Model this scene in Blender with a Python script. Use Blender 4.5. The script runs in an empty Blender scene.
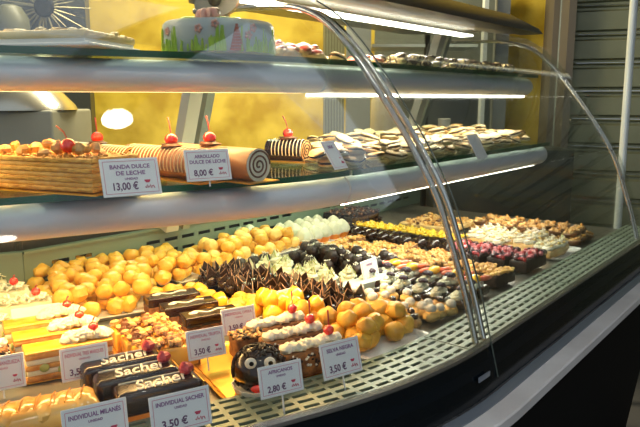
import bpy, bmesh, math, random
from mathutils import Vector, Matrix, noise
random.seed(7)
sc = bpy.context.scene
COL = sc.collection
PI = math.pi
R = math.radians
# ------------------------------------------------------------------ camera
F = 650.0; PITCH = R(10); CZ = 1.35
cam = bpy.data.cameras.new('camera'); co = bpy.data.objects.new('camera', cam); COL.objects.link(co)
cam.sensor_width = 36; cam.lens = F/640*36; cam.clip_start = .02
co.location = (0, 0, CZ); co.rotation_euler = (PI/2-PITCH, 0, 0); sc.camera = co
def at(px, py, z):                      # the point of the horizontal plane z seen at a pixel
    u = (px-320)/F; v = (py-213.5)/F
    Y = math.cos(PITCH)-v*math.sin(PITCH); Z = -math.sin(PITCH)-v*math.cos(PITCH)
    t = (z-CZ)/Z
    return Vector((u*t, Y*t, z))
def atd(px, py, Yd):                    # the point at depth Y seen at a pixel
    u = (px-320)/F; v = (py-213.5)/F
    Y = math.cos(PITCH)-v*math.sin(PITCH); Z = -math.sin(PITCH)-v*math.cos(PITCH)
    t = Yd/Y
    return Vector((u*t, Yd, CZ+Z*t))
# ------------------------------------------------------------------ plan of the case: s runs along its front, o goes in from the front
RO = 1.15; OX, OY = -.583, 1.878; LARC = R(21)*RO
def plan(s, o):
    if s >= 0:
        b = R(39); k = s
    elif s >= -LARC:
        b = R(39)-s/RO; k = 0
    else:
        b = R(60); k = s+LARC
    return (OX+(RO-o)*math.cos(b)+k*math.sin(b), OY-(RO-o)*math.sin(b)+k*math.cos(b))
def bearing_xy(X, Y):
    a = math.atan2(-(Y-OY), X-OX)
    return min(max(a, R(39)), R(60))
def rot_xy(X, Y):
    return PI/2-bearing_xy(X, Y)         # local x runs along the front, local y towards the rear
def so_of(X, Y):
    dx, dy = X-OX, Y-OY; a = math.atan2(-dy, dx)
    if R(39) <= a <= R(60): return -(a-R(39))*RO, RO-math.hypot(dx, dy)
    b = R(39) if a < R(39) else R(60)
    s = dx*math.sin(b)+dy*math.cos(b); o = RO-(dx*math.cos(b)-dy*math.sin(b))
    return (s if b < R(50) else s-LARC), o
def bearing_s(s):
    return R(39) if s >= 0 else (R(39)-s/RO if s >= -LARC else R(60))
# ------------------------------------------------------------------ materials
MATS = {}
def mat(name, col, rough=.5, metal=0, col2=None, scale=20, bump=0, bscale=None, spec=.5, coat=0, sss=0, emit=None, es=0, vary=0, aniso=None, detail=4, contrast=(.35, .65)):
    if name in MATS: return MATS[name]
    m = bpy.data.materials.new(name); m.use_nodes = True; nt = m.node_tree; N = nt.nodes; L = nt.links
    p = N['Principled BSDF']
    p.inputs['Base Color'].default_value = (*col, 1); p.inputs['Roughness'].default_value = rough
    p.inputs['Metallic'].default_value = metal; p.inputs['Specular IOR Level'].default_value = spec
    p.inputs['Coat Weight'].default_value = coat; p.inputs['Coat Roughness'].default_value = .12
    if sss:
        p.inputs['Subsurface Weight'].default_value = sss; p.inputs['Subsurface Radius'].default_value = (.01, .006, .003); p.inputs['Subsurface Scale'].default_value = .6
    tc = N.new('ShaderNodeTexCoord')
    if col2:
        n = N.new('ShaderNodeTexNoise'); n.inputs['Scale'].default_value = scale; n.inputs['Detail'].default_value = detail
        if aniso:
            mp = N.new('ShaderNodeMapping'); mp.inputs['Scale'].default_value = aniso
            L.new(tc.outputs['Object'], mp.inputs['Vector']); L.new(mp.outputs[0], n.inputs['Vector'])
        else: L.new(tc.outputs['Object'], n.inputs['Vector'])
        cr = N.new('ShaderNodeValToRGB'); cr.color_ramp.elements[0].position = contrast[0]; cr.color_ramp.elements[1].position = contrast[1]
        cr.color_ramp.elements[0].color = (*col, 1); cr.color_ramp.elements[1].color = (*col2, 1)
        L.new(n.outputs['Fac'], cr.inputs['Fac']); out = cr.outputs['Color']
        if vary:
            oi = N.new('ShaderNodeObjectInfo'); hs = N.new('ShaderNodeHueSaturation'); mr = N.new('ShaderNodeMapRange')
            mr.inputs['To Min'].default_value = 1-vary; mr.inputs['To Max'].default_value = 1+vary
            L.new(oi.outputs['Random'], mr.inputs['Value']); L.new(mr.outputs[0], hs.inputs['Value']); L.new(out, hs.inputs['Color']); out = hs.outputs['Color']
        L.new(out, p.inputs['Base Color'])
    if bump:
        n2 = N.new('ShaderNodeTexNoise'); n2.inputs['Scale'].default_value = bscale or scale*2; n2.inputs['Detail'].default_value = 5
        L.new(tc.outputs['Object'], n2.inputs['Vector'])
        bp = N.new('ShaderNodeBump'); bp.inputs['Strength'].default_value = bump; bp.inputs['Distance'].default_value = .004
        L.new(n2.outputs['Fac'], bp.inputs['Height']); L.new(bp.outputs[0], p.inputs['Normal'])
    if emit:
        p.inputs['Emission Color'].default_value = (*emit, 1); p.inputs['Emission Strength'].default_value = es
    MATS[name] = m; return m
def glass_mat(name, tint=(1, 1, 1), refl=1.0):
    m = bpy.data.materials.new(name); m.use_nodes = True; nt = m.node_tree; N = nt.nodes; L = nt.links
    N.remove(N['Principled BSDF']); out = N['Material Output']
    tr = N.new('ShaderNodeBsdfTransparent'); tr.inputs[0].default_value = (*tint, 1)
    gl = N.new('ShaderNodeBsdfGlossy'); gl.inputs['Roughness'].default_value = .02
    fr = N.new('ShaderNodeFresnel'); fr.inputs['IOR'].default_value = 1.35
    mu = N.new('ShaderNodeMath'); mu.operation = 'MULTIPLY'; mu.inputs[1].default_value = refl
    mx = N.new('ShaderNodeMixShader')
    L.new(fr.outputs[0], mu.inputs[0]); L.new(mu.outputs[0], mx.inputs[0]); L.new(tr.outputs[0], mx.inputs[1]); L.new(gl.outputs[0], mx.inputs[2]); L.new(mx.outputs[0], out.inputs[0])
    MATS[name] = m; return m
G_front = glass_mat('front_glass', (.975, .99, .98), .42)
G_shelf = glass_mat('shelf_glass', (.86, .95, .88), .7)
G_back = glass_mat('door_glass', (.93, .96, .93), .8)
# stripes across a local axis: drizzle, slats, layers
def stripe_mat(name, c1, c2, scale, axis='X', width=.5, rough=.5, distort=.0, bump=0):
    m = bpy.data.materials.new(name); m.use_nodes = True; nt = m.node_tree; N = nt.nodes; L = nt.links; p = N['Principled BSDF']
    tc = N.new('ShaderNodeTexCoord'); w = N.new('ShaderNodeTexWave'); w.bands_direction = axis; w.inputs['Scale'].default_value = scale; w.inputs['Distortion'].default_value = distort
    w.inputs['Detail Scale'].default_value = 3; w.inputs['Detail'].default_value = 2
    L.new(tc.outputs['Object'], w.inputs['Vector'])
    cr = N.new('ShaderNodeValToRGB'); cr.color_ramp.elements[0].position = width-.06; cr.color_ramp.elements[1].position = width+.06
    cr.color_ramp.elements[0].color = (*c1, 1); cr.color_ramp.elements[1].color = (*c2, 1)
    L.new(w.outputs['Fac'], cr.inputs['Fac']); L.new(cr.outputs[0], p.inputs['Base Color']); p.inputs['Roughness'].default_value = rough
    if bump:
        bp = N.new('ShaderNodeBump'); bp.inputs['Strength'].default_value = bump; bp.inputs['Distance'].default_value = .004
        L.new(w.outputs['Fac'], bp.inputs['Height']); L.new(bp.outputs[0], p.inputs['Normal'])
    MATS[name] = m; return m
steel = mat('steel', (.62, .62, .60), .22, 1)
satin = mat('satin_aluminium', (.74, .75, .80), .42, .1)
grillm = mat('cream_metal', (.21, .265, .20), .45, .2)
deckm = mat('deck_steel', (.22, .21, .18), .35, .7)
darkm = mat('black_glass', (.004, .007, .010), .12, 0, spec=.22)
darkmat = mat('matt_black', (.006, .0055, .005), .8, spec=.2)
stripm = mat('grey_steel_strip', (.30, .34, .40), .3, .6)
marble = mat('marble', (.66, .61, .57), .35, 0, (.80, .76, .72), 7, detail=8)
greenedge = mat('green_glass_edge', (.006, .075, .030), .1, 0, spec=.8)
canopym = mat('canopy_black', (.015, .015, .014), .3)
canopyu = mat('canopy_underside', (.20, .19, .155), .36, .8)
postm = mat('post_enamel', (.62, .58, .48), .4, .2)
greenpost = mat('grey_green_post', (.30, .33, .28), .35, .3)
gold = mat('gold_card', (.90, .50, .07), .28, .7, (.75, .38, .04), 9)
paper = mat('white_card', (.90, .88, .86), .5)
pinkline = mat('pink_ink', (.70, .28, .34), .6)
ink = mat('plum_ink', (.16, .06, .14), .6)
titleink = mat('title_ink', (.30, .12, .28), .6)
redink = mat('red_ink', (.62, .05, .10), .6)
clearpl = mat('clear_stand', (.75, .78, .78), .1, 0, spec=.8)
whitetray = mat('white_tray', (.86, .85, .80), .3)
chou = mat('choux', (.64, .28, .018), .45, 0, (.86, .52, .07), 30, .25, 60, vary=.1, coat=.15)
chouy = mat('choux_sugar', (.86, .48, .09), .6, 0, (.94, .68, .24), 25, .25, 60, vary=.08)
yolk = mat('yolk_glaze', (.88, .38, .015), .18, 0, (.94, .55, .05), 20, coat=.6, vary=.05)
choc = mat('dark_chocolate', (.018, .007, .004), .22, 0, (.03, .012, .006), 20, coat=.35)
chocmatt = mat('cocoa', (.009, .0045, .004), .55, 0, (.028, .012, .008), 60, .5, 120)
chocpl = mat('chocolate_shard', (.012, .006, .005), .35, 0, (.032, .015, .010), 30)
milk = mat('milk_chocolate', (.12, .045, .015), .4, 0, (.22, .09, .03), 40, .3)
sponge = mat('sponge', (.55, .22, .04), .8, 0, (.74, .38, .10), 70, .6, 140)
brownsp = mat('brown_sponge', (.13, .05, .018), .8, 0, (.30, .13, .04), 80, .6, 140)
cream = mat('cream', (.80, .72, .50), .45, 0, (.88, .82, .66), 40, .25, 60, sss=.1)
white = mat('white_icing', (.78, .76, .66), .4)
yicing = mat('yellow_cream', (.80, .55, .16), .45, 0, (.90, .74, .38), 24, .2)
mand = mat('mandarin_glaze', (.84, .34, .015), .16, 0, (.92, .55, .09), 18, coat=.7, aniso=(1, 3, 1))
custard = mat('custard_glaze', (.80, .34, .03), .2, 0, (.94, .62, .18), 14, .2, 20, coat=.5, aniso=(.6, 2.5, 1))
nutm = mat('caramel_nut', (.55, .24, .04), .35, 0, (.80, .48, .14), 60, .3, vary=.06)
walnut = mat('walnut', (.50, .26, .08), .5, 0, (.74, .46, .18), 70, .7, 90)
cherrym = mat('cherry_red', (.92, .035, .012), .14, coat=.8, spec=.8)
stemm = mat('cherry_stem', (.42, .03, .02), .5)
raspm = mat('raspberry', (.42, .02, .03), .35, 0, (.62, .10, .10), 90, .6, 150)
berrym = mat('berries', (.38, .012, .018), .3, 0, (.55, .05, .05), 40, coat=.15)
berryd = mat('dark_berry', (.03, .008, .02), .3, coat=.3)
orangef = mat('orange_fruit', (.98, .50, .02), .15, 0, (1.0, .68, .05), 18, coat=.7)
strawm = mat('strawberry_slice', (.85, .12, .04), .2, 0, (.95, .35, .18), 40, coat=.5)
kiwi = mat('kiwi', (.28, .34, .06), .3, 0, (.45, .50, .15), 40)
mering = mat('meringue', (.58, .60, .42), .5, 0, (.74, .74, .60), 20, .2)
pistach = mat('white_chocolate_leaf', (.48, .50, .33), .35, 0, (.64, .64, .48), 22)
cookie = mat('cookie', (.66, .36, .10), .6, 0, (.86, .62, .28), 45, .4, vary=.08)
cookiew = mat('sugared_cookie', (.56, .40, .20), .6, 0, (.72, .60, .38), 40, .3, vary=.06)
redcook = mat('jam_cookie', (.62, .06, .03), .35, 0, (.80, .22, .10), 60, .3, vary=.1)
greenic = mat('green_icing', (.28, .52, .02), .4, 0, (.48, .70, .06), 40)
blueic = mat('pale_blue_fondant', (.44, .54, .58), .45, 0, (.50, .60, .62), 12)
brickic = mat('brick_red_icing', (.50, .10, .06), .5, 0, (.62, .18, .10), 60, .4)
pinkic = mat('pink_icing', (.74, .40, .34), .5)
redcup = mat('orange_cup', (.80, .24, .02), .5, 0, (.88, .34, .05), 20)
dome_m = mat('tin_lid', (.55, .52, .44), .25, .9)

def wall_mat():
    m = mat('yellow_stucco', (.50, .31, .006), .7, 0, (.82, .59, .06), 4.5, 1.0, 8, detail=10, contrast=(.38, .62))
    return m
# ------------------------------------------------------------------ mesh builder
class MB:
    def __init__(s): s.bm = bmesh.new(); s.mi = 0
    def _tag(s, n0):
        s.bm.faces.ensure_lookup_table()
        for i in range(n0, len(s.bm.faces)): s.bm.faces[i].material_index = s.mi
    def mat(s, i): s.mi = i; return s
    def verts_faces(s, vs, fs, M=None):
        n0 = len(s.bm.faces); b = [s.bm.verts.new(M @ Vector(v) if M else v) for v in vs]
        for f in fs:
            try: s.bm.faces.new([b[i] for i in f])
            except ValueError: pass
        s._tag(n0); return s
    def box(s, c, d, rz=0, M=None, rx=0, ry=0):
        T = (M or Matrix.Identity(4)) @ Matrix.Translation(c) @ Matrix.Rotation(rz, 4, 'Z') @ Matrix.Rotation(ry, 4, 'Y') @ Matrix.Rotation(rx, 4, 'X')
        x, y, z = d[0]/2, d[1]/2, d[2]/2
        vs = [(-x,-y,-z),(x,-y,-z),(x,y,-z),(-x,y,-z),(-x,-y,z),(x,-y,z),(x,y,z),(-x,y,z)]
        return s.verts_faces(vs, [(3,2,1,0),(4,5,6,7),(0,1,5,4),(1,2,6,5),(2,3,7,6),(3,0,4,7)], T)
    def rbox(s, c, d, r, rz=0, n=3, M=None, top_only=False):
        """rounded box: superellipse-like rings"""
        T = (M or Matrix.Identity(4)) @ Matrix.Translation(c) @ Matrix.Rotation(rz, 4, 'Z')
        x, y, z = d[0]/2, d[1]/2, d[2]/2; r = min(r, x*.98, y*.98, z*.98)
        rings = []
        def ring(ins, zz):
            pts = []
            for (sx, sy, a0) in ((1,1,0),(-1,1,PI/2),(-1,-1,PI),(1,-1,3*PI/2)):
                for i in range(n+1):
                    a = a0+PI/2*i/n; q = max(r-ins, .0)
                    pts.append((sx*(x-r)+q*math.cos(a), sy*(y-r)+q*math.sin(a), zz))
            return pts
        prof = []
        for i in range(n+1):
            a = PI/2*i/n
            prof.append((r*(1-math.sin(a)), -z+r*(1-math.cos(a))) if not top_only else None)
        prof = [p for p in prof if p] or [(0, -z)]
        for i in range(n+1):
            a = PI/2*i/n; prof.append((r*(1-math.cos(a)), z-r+r*math.sin(a)))
        vs = []; 
        for ins, zz in prof: vs += ring(ins, zz)
        k = 4*(n+1); m = len(prof); fs = []
        for j in range(m-1):
            for i in range(k): fs.append((j*k+i, j*k+(i+1) % k, (j+1)*k+(i+1) % k, (j+1)*k+i))
        fs.append(tuple(range(k-1, -1, -1))); fs.append(tuple((m-1)*k+i for i in range(k)))
        return s.verts_faces(vs, fs, T)
    def ball(s, c, r, sx=1, sy=1, sz=1, seg=12, rings=8, lump=0, seed=0, rz=0, M=None, rx=0):
        vs = [(0, 0, -1)]; fs = []
        for j in range(1, rings):
            ph = PI*j/rings
            for i in range(seg):
                a = 2*PI*i/seg; vs.append((math.sin(ph)*math.cos(a), math.sin(ph)*math.sin(a), -math.cos(ph)))
        vs.append((0, 0, 1))
        out = []
        for v in vs:
            v = Vector(v); k = r*(1+lump*noise.noise(v*1.7+Vector((seed*3.1, seed*1.3, seed)))) if lump else r
            out.append((v.x*k*sx, v.y*k*sy, v.z*k*sz))
        for i in range(seg):
            fs.append((0, 1+(i+1) % seg, 1+i))
            for j in range(rings-2):
                a = 1+j*seg; fs.append((a+i, a+(i+1) % seg, a+seg+(i+1) % seg, a+seg+i))
            a = 1+(rings-2)*seg; fs.append((a+i, a+(i+1) % seg, len(vs)-1))
        T = (M or Matrix.Identity(4)) @ Matrix.Translation(c) @ Matrix.Rotation(rz, 4, 'Z') @ Matrix.Rotation(rx, 4, 'X')
        return s.verts_faces(out, fs, T)
    def lathe(s, prof, seg=20, c=(0, 0, 0), M=None, wob=0, nw=8):
        T = (M or Matrix.Identity(4)) @ Matrix.Translation(c); vs = []; fs = []
        for r, z in prof:
            for i in range(seg):
                a = 2*PI*i/seg; q = r*(1+wob*math.cos(nw*a)); vs.append((q*math.cos(a), q*math.sin(a), z))
        for j in range(len(prof)-1):
            for i in range(seg): fs.append((j*seg+i, j*seg+(i+1) % seg, (j+1)*seg+(i+1) % seg, (j+1)*seg+i))
        fs.append(tuple(range(seg-1, -1, -1))); fs.append(tuple((len(prof)-1)*seg+i for i in range(seg)))
        return s.verts_faces(vs, fs, T)
    def tube(s, pts, r, seg=8, M=None, rend=None):
        pts = [Vector(p) for p in pts]; vs = []; fs = []; n = len(pts); up = Vector((0, 0, 1)); prev = None
        for j, p in enumerate(pts):
            d = (pts[min(j+1, n-1)]-pts[max(j-1, 0)]).normalized()
            if prev is None: a = d.cross(up if abs(d.z) < .9 else Vector((1, 0, 0))).normalized()
            else: a = (prev-d*prev.dot(d)).normalized()
            prev = a; b = d.cross(a)
            rr = r if rend is None else r+(rend-r)*j/(n-1)
            for i in range(seg):
                t = 2*PI*i/seg; q = p+(a*math.cos(t)+b*math.sin(t))*rr; vs.append(tuple(q))
        for j in range(n-1):
            for i in range(seg): fs.append((j*seg+i, (j+1)*seg+i, (j+1)*seg+(i+1) % seg, j*seg+(i+1) % seg))
        fs.append(tuple(range(seg))); fs.append(tuple((n-1)*seg+i for i in range(seg-1, -1, -1)))
        return s.verts_faces(vs, fs, M)
    def prism(s, poly, z0, z1, M=None):
        n = len(poly); vs = [(x, y, z0) for x, y in poly]+[(x, y, z1) for x, y in poly]
        fs = [tuple(range(n-1, -1, -1)), tuple(range(n, 2*n))]+[(i, (i+1) % n, n+(i+1) % n, n+i) for i in range(n)]
        return s.verts_faces(vs, fs, M)
    def sweep(s, prof, s0, s1, M=None):
        """closed cross-section [(o, z)] swept along the case front from s0 to s1 (z in world metres)"""
        ks = [s0]
        for k in range(1, 15):
            v = -LARC*k/14
            if s0 < v < s1: ks.append(v)
        if s0 < 0 < s1: ks.append(0)
        ks.append(s1); ks = sorted(set(ks)); n = len(prof); vs = []; fs = []
        for k in ks:
            for o, z in prof: x, y = plan(k, o); vs.append((x, y, z))
        for j in range(len(ks)-1):
            for i in range(n): fs.append((j*n+i, j*n+(i+1) % n, (j+1)*n+(i+1) % n, (j+1)*n+i))
        fs.append(tuple(range(n))); fs.append(tuple((len(ks)-1)*n+i for i in range(n-1, -1, -1)))
        return s.verts_faces(vs, fs, M)
    def mesh(s, name, mats, smooth=True, norm=True):
        if norm: bmesh.ops.recalc_face_normals(s.bm, faces=s.bm.faces[:])
        me = bpy.data.meshes.new(name); s.bm.to_mesh(me); s.bm.free()
        for m in (mats if isinstance(mats, (list, tuple)) else [mats]): me.materials.append(m)
        if smooth:
            me.polygons.foreach_set('use_smooth', [True]*len(me.polygons))
            try: me.set_sharp_from_angle(angle=R(38))
            except Exception: pass
        me.update(); return me
def link(name, me, parent=None, loc=None, rz=0):
    o = bpy.data.objects.new(name, me); COL.objects.link(o)
    if parent: o.parent = parent
    if loc is not None: o.location = loc
    if rz: o.rotation_euler.z = rz
    return o
def tag(o, label, cat, group=None):
    o['label'] = label; o['category'] = cat
    if group: o['group'] = group
    return o
def empty(name, loc=(0, 0, 0), rz=0):
    o = bpy.data.objects.new(name, None); o.empty_display_size = .05; COL.objects.link(o); o.location = loc; o.rotation_euler.z = rz; return o
def struct(name, mb, mats, smooth=False):
    o = link(name, mb.mesh(name, mats, smooth)); o['kind'] = 'structure'; return o
# prototypes: kind -> list of parts (name, mesh, [subparts], label)
PR = {}
def proto(kind, cat, parts): PR[kind] = (cat, parts)
def put(kind, loc, rz, label, group=None, sc_=1, tilt=None, name=None):
    cat, parts = PR[kind]; name = name or kind
    if len(parts) == 1 and not parts[0][2]: root = link(name, parts[0][1])
    else:
        root = empty(name)
        for p in parts:
            c = link(p[0], p[1], root)
            if len(p) > 3: c['label'] = p[3]
            for q in p[2]: link(q[0], q[1], c)
    root.location = loc; root.rotation_euler = (tilt[0] if tilt else 0, tilt[1] if tilt else 0, rz); root.scale = (sc_,)*3 if not isinstance(sc_, tuple) else sc_
    tag(root, label, cat, group); return root
def text_mesh(txt, size, m, width=None, shear=0, ext=.0004, bevel=0, spacing=1, off=0):
    cu = bpy.data.curves.new('t', 'FONT'); cu.body = txt; cu.size = size; cu.align_x = 'CENTER'; cu.align_y = 'CENTER'; cu.extrude = ext; cu.shear = shear; cu.bevel_depth = bevel
    cu.resolution_u = 3; cu.space_character = spacing
    cu.offset = off
    if bevel: cu.bevel_resolution = 1; cu.offset = bevel*.2
    o = bpy.data.objects.new('t', cu); COL.objects.link(o); bpy.context.view_layer.update()
    dg = bpy.context.evaluated_depsgraph_get(); me = bpy.data.meshes.new_from_object(o.evaluated_get(dg))
    bpy.data.objects.remove(o); bpy.data.curves.remove(cu)
    if width and len(me.vertices):
        xs = [v.co.x for v in me.vertices]; k = width/(max(xs)-min(xs))
        for v in me.vertices: v.co.x *= k
    me.materials.clear(); me.materials.append(m); return me
ZF = .90            # grille level
ZD = .888           # deck level
def Z(z): return CZ+z
# ================================================================== THE ROOM
SL, SR = -1.55, 1.22
mb = MB(); mb.box((0, 2.2, -.05), (7, 9, .1)); struct('floor', mb, mat('floor_tile', (.10, .095, .09), .4, 0, (.16, .15, .14), 2))
mb = MB(); mb.box((0, 3.6, 2.85), (7, 3.6, .1)); mb.box((.13, .8, 2.85), (.35, 2.2, .1)); struct('ceiling', mb, mat('ceiling_paint', (.35, .33, .28), .8))
YB = 3.9
mb = MB(); mb.box((-1.0, YB+.05, 1.4), (5.0, .1, 2.8)); struct('wall_back', mb, wall_mat())
mb = MB(); mb.box((-3.45, 3.5, 1.4), (.1, 3.6, 2.8)); struct('wall_left', mb, mat('side_paint', (.12, .11, .08), .8))
mb = MB(); mb.box((3.45, 2.2, 1.4), (.1, 9, 2.8)); struct('wall_right', mb, MATS['side_paint'])
# wall pier and roller shutter on the right
mb = MB(); mb.box((1.36, YB-.12, 1.4), (.04, .3, 2.8)); mb.box((1.325, YB-.05, 1.4), (.05, .2, 2.8)); struct('trim_1', mb, mat('door_post', (.16, .14, .11), .5))
sh = empty('roller_shutter', (1.365, YB-.1, 0), R(-22))
shm = mat('shutter_paint', (.17, .18, .105), .38, .3, (.22, .23, .14), 3)
slat = MB()
for k in range(17):
    z0 = .0+k*.155
    pr = [(0, z0), (0.0, z0+.012), (-.016, z0+.022), (-.016, z0+.118), (0, z0+.128), (0, z0+.140), (-.012, z0+.146), (0, z0+.153)]
    vs = []; 
    for xx in (0, 2.2):
        for (yy, zz) in pr: vs.append((xx, yy, zz))
        for (yy, zz) in reversed(pr): vs.append((xx, yy+.02, zz))
    n = 2*len(pr)
    slat.verts_faces(vs, [(i, (i+1) % n, n+(i+1) % n, n+i) for i in range(n)]+[tuple(range(n)), tuple(range(2*n-1, n-1, -1))])
link('slat_curtain', slat.mesh('slat_curtain', shm, False), sh)
g = MB(); g.box((.02, -.03, 1.35), (.06, .06, 2.7)); link('guide_rail', g.mesh('guide_rail', greenpost), sh)
tag(sh, 'closed grey green roller shutter with horizontal ribs on the right', 'roller shutter')
lp = at(0, 0, 2)  # unused anchor
pole = MB(); p0 = atd(634, 40, 2.75); pole.tube([(p0.x, 2.75, .0), (p0.x-.02, 2.75, 2.75)], .016, 12)
tag(link('metal_pole', pole.mesh('metal_pole', mat('white_pole', (.75, .80, .76), .25, .2))), 'slim white vertical pole in front of the roller shutter', 'pole')

# ------------------------------------------------ things against the back wall
a = atd(-60, 0, 3.2); b = atd(83, 0, 3.2)
bm_ = MB(); bm_.box(((a.x-.6+b.x)/2, 3.25, 1.3), (b.x-a.x+.6, .06, 2.6))
bm_.box((atd(11, 27, 3.1).x, 3.13, atd(11, 27, 3.1).z-.168), (.24, .2, .016)); tag(link('olive_screen', bm_.mesh('olive_screen', mat('dark_green_panel', (.050, .050, .032), .35, 0, (.07, .068, .04), 3), False)), 'dark olive screen standing at the left end of the yellow wall', 'panel')
# sunburst ornament
c = atd(45, 7, 3.218); orn = empty('sunburst_ornament', c)
m1 = MB(); m1.lathe([(.045, 0), (.05, .01), (.04, .022), (.0, .024)][:3], 24, M=Matrix.Rotation(PI/2, 4, 'X')); link('black_boss', m1.mesh('boss', darkmat), orn)
m2 = MB()
for k in range(26):
    a_ = 2*PI*k/26+random.uniform(-.1, .1); ln = random.uniform(.08, .17) if k % 3 else .22
    m2.tube([(math.cos(a_)*.04, -.006, math.sin(a_)*.04), (math.cos(a_)*ln, -.006, math.sin(a_)*ln)], .007, 5, rend=.002)
m2.ball((-.02, -.01, -.2), .05, 1, .2, 1.9, lump=.5)
link('ray', m2.mesh('ray', mat('tarnished_brass', (.35, .31, .18), .45, .6)), orn)
tag(orn, 'round sunburst ornament with a black centre on the dark olive screen', 'ornament')
c = atd(11, 27, 3.1)
v = MB(); v.lathe([(.03, -.16), (.06, -.14), (.085, -.05), (.08, .04), (.05, .09), (.02, .10)], 24, c=(c.x, c.y, c.z))
tag(link('jar', v.mesh('jar', mat('dull_jar', (.12, .12, .07), .4))), 'dull olive jar standing behind the yellow iced cake board', 'jar')
# grey back counter behind the left of the case, with tin lid
bx = MB(); p = atd(-70, 148, 2.35); q = atd(60, 148, 2.35)
bx.rbox(((p.x+q.x)/2, 2.5, .64), (q.x-p.x, .4, 1.28+.06), .01)
tag(link('grey_cabinet', bx.mesh('grey_cabinet', mat('grey_cabinet', (.22, .22, .18), .5, 0, (.26, .26, .21), 4))), 'low grey cabinet behind the left end of the case', 'cabinet')
dm = empty('tray_lid', atd(22, 122, 2.45)); 
l1 = MB(); l1.lathe([(.20, -.0), (.19, .02), (.13, .085), (.11, .10), (.0, .102)][:4], 32); link('lid', l1.mesh('lid', dome_m), dm)
l2 = MB(); l2.tube([(-.03, 0, .10), (-.03, 0, .125), (.03, 0, .125), (.03, 0, .10)], .005); link('handle', l2.mesh('handle', steel), dm)
dm.location.z = 1.31
tag(dm, 'conical metal lid resting on the low grey cabinet', 'lid')
# glazed door-like partition behind the middle of the case
pt = empty('glazed_partition', (0, 3.3, 0))
def pbox(nm, x0, x1, y0, y1, Yd, th, m, par, labels=None):
    A = atd(x0, y1, Yd); B = atd(x1, y0, Yd); k = MB()
    k.box(((A.x+B.x)/2, Yd-3.3+th/2, (A.z+B.z)/2), (B.x-A.x, th, B.z-A.z)); return link(nm, k.mesh(nm, m, False), par)
pbox('ribbed_panel', 323, 345, -20, 260, 3.3, .05, stripe_mat('ribbed_green', (.16, .16, .07), (.30, .29, .16), 22, 'X', .5), pt)
pbox('grey_panel', 345, 372, -20, 260, 3.25, .06, mat('pale_grey_panel', (.36, .38, .33), .5), pt)
pbox('back_board', 372, 512, -20, 260, 3.75, .05, mat('dim_grey_board', (.17, .18, .14), .4, 0, (.13, .14, .10), 5), pt)
pbox('frame_post', 478, 486, -20, 260, 3.3, .05, mat('white_post', (.62, .66, .60), .4), pt)
pbox('grey_panel', 486, 512, -20, 260, 3.35, .05, mat('mid_grey_panel', (.24, .25, .22), .5), pt)
pbox('shelf_board', 372, 478, 44, 47, 3.4, .3, mat('light_shelf', (.60, .66, .62), .3), pt)
pbox('shelf_board', 372, 478, 133, 136, 3.4, .3, MATS['light_shelf'], pt)
pbox('dark_frame', 420, 432, -20, 260, 3.38, .05, darkmat, pt)
tag(pt, 'glazed partition of grey and ribbed panels with pale shelves behind the case', 'partition')
c = atd(384, 132, 3.5); bc = empty('tall_cake', (c.x, 3.5, c.z+.005))
k = MB(); k.lathe([(.07, 0), (.072, .02), (.07, .16), (.06, .175)], 24, wob=.02); link('cake_body', k.mesh('cake_body', cream), bc)
k = MB(); k.ball((0, 0, .195), .045, 1, 1, .7, lump=.3); link('red_topping', k.mesh('red_topping', cherrym), bc)
tag(bc, 'tall white cake with a red top on the shelf behind the case', 'cake')
c = atd(440, 136, 3.45); cu_ = MB(); cu_.lathe([(.022, 0), (.028, .01), (.034, .06), (.030, .062)], 18)
o = link('white_cup', cu_.mesh('white_cup', white), None, (c.x+.02, 3.45, c.z+.03)); tag(o, 'small white cup on the shelf behind the cookies', 'cup')
# ================================================================== THE CASE
case = empty('pastry_display_case', (*plan(0, .5), 0))
case_inv = Matrix.Translation(-Vector((*plan(0, .5), 0)))
def cpart(name, mb, m, smooth=True, parent=None, label=None):
    bmesh.ops.transform(mb.bm, matrix=case_inv, verts=mb.bm.verts[:])
    o = link(name, mb.mesh(name, m, smooth), parent or case)
    if label: o['label'] = label
    return o
tag(case, 'long curved glass pastry case with two glass shelves, filled with cakes', 'display case')
# body below the deck, black curved front
mb = MB(); mb.sweep([(0, ZF-.004), (-.012, ZF-.03), (-.022, ZF-.085), (-.012, ZF-.09), (.30, ZF-.12), (.30, .05), (.95, .05), (.95, ZF-.03), (.02, ZF-.03)], SL, SR+.2)
cpart('black_base', mb, darkm)
mb = MB(); mb.sweep([(.11, ZD), (1.0, ZD), (1.0, ZD-.015), (.11, ZD-.015)], SL, SR+.15)
cpart('deck', mb, deckm)
mb = MB(); mb.sweep([(-.004, ZF+.001), (.006, ZF+.004), (.006, ZF-.006), (-.004, ZF-.006)], SL, SR+.2); cpart('front_rail', mb, steel)
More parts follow.
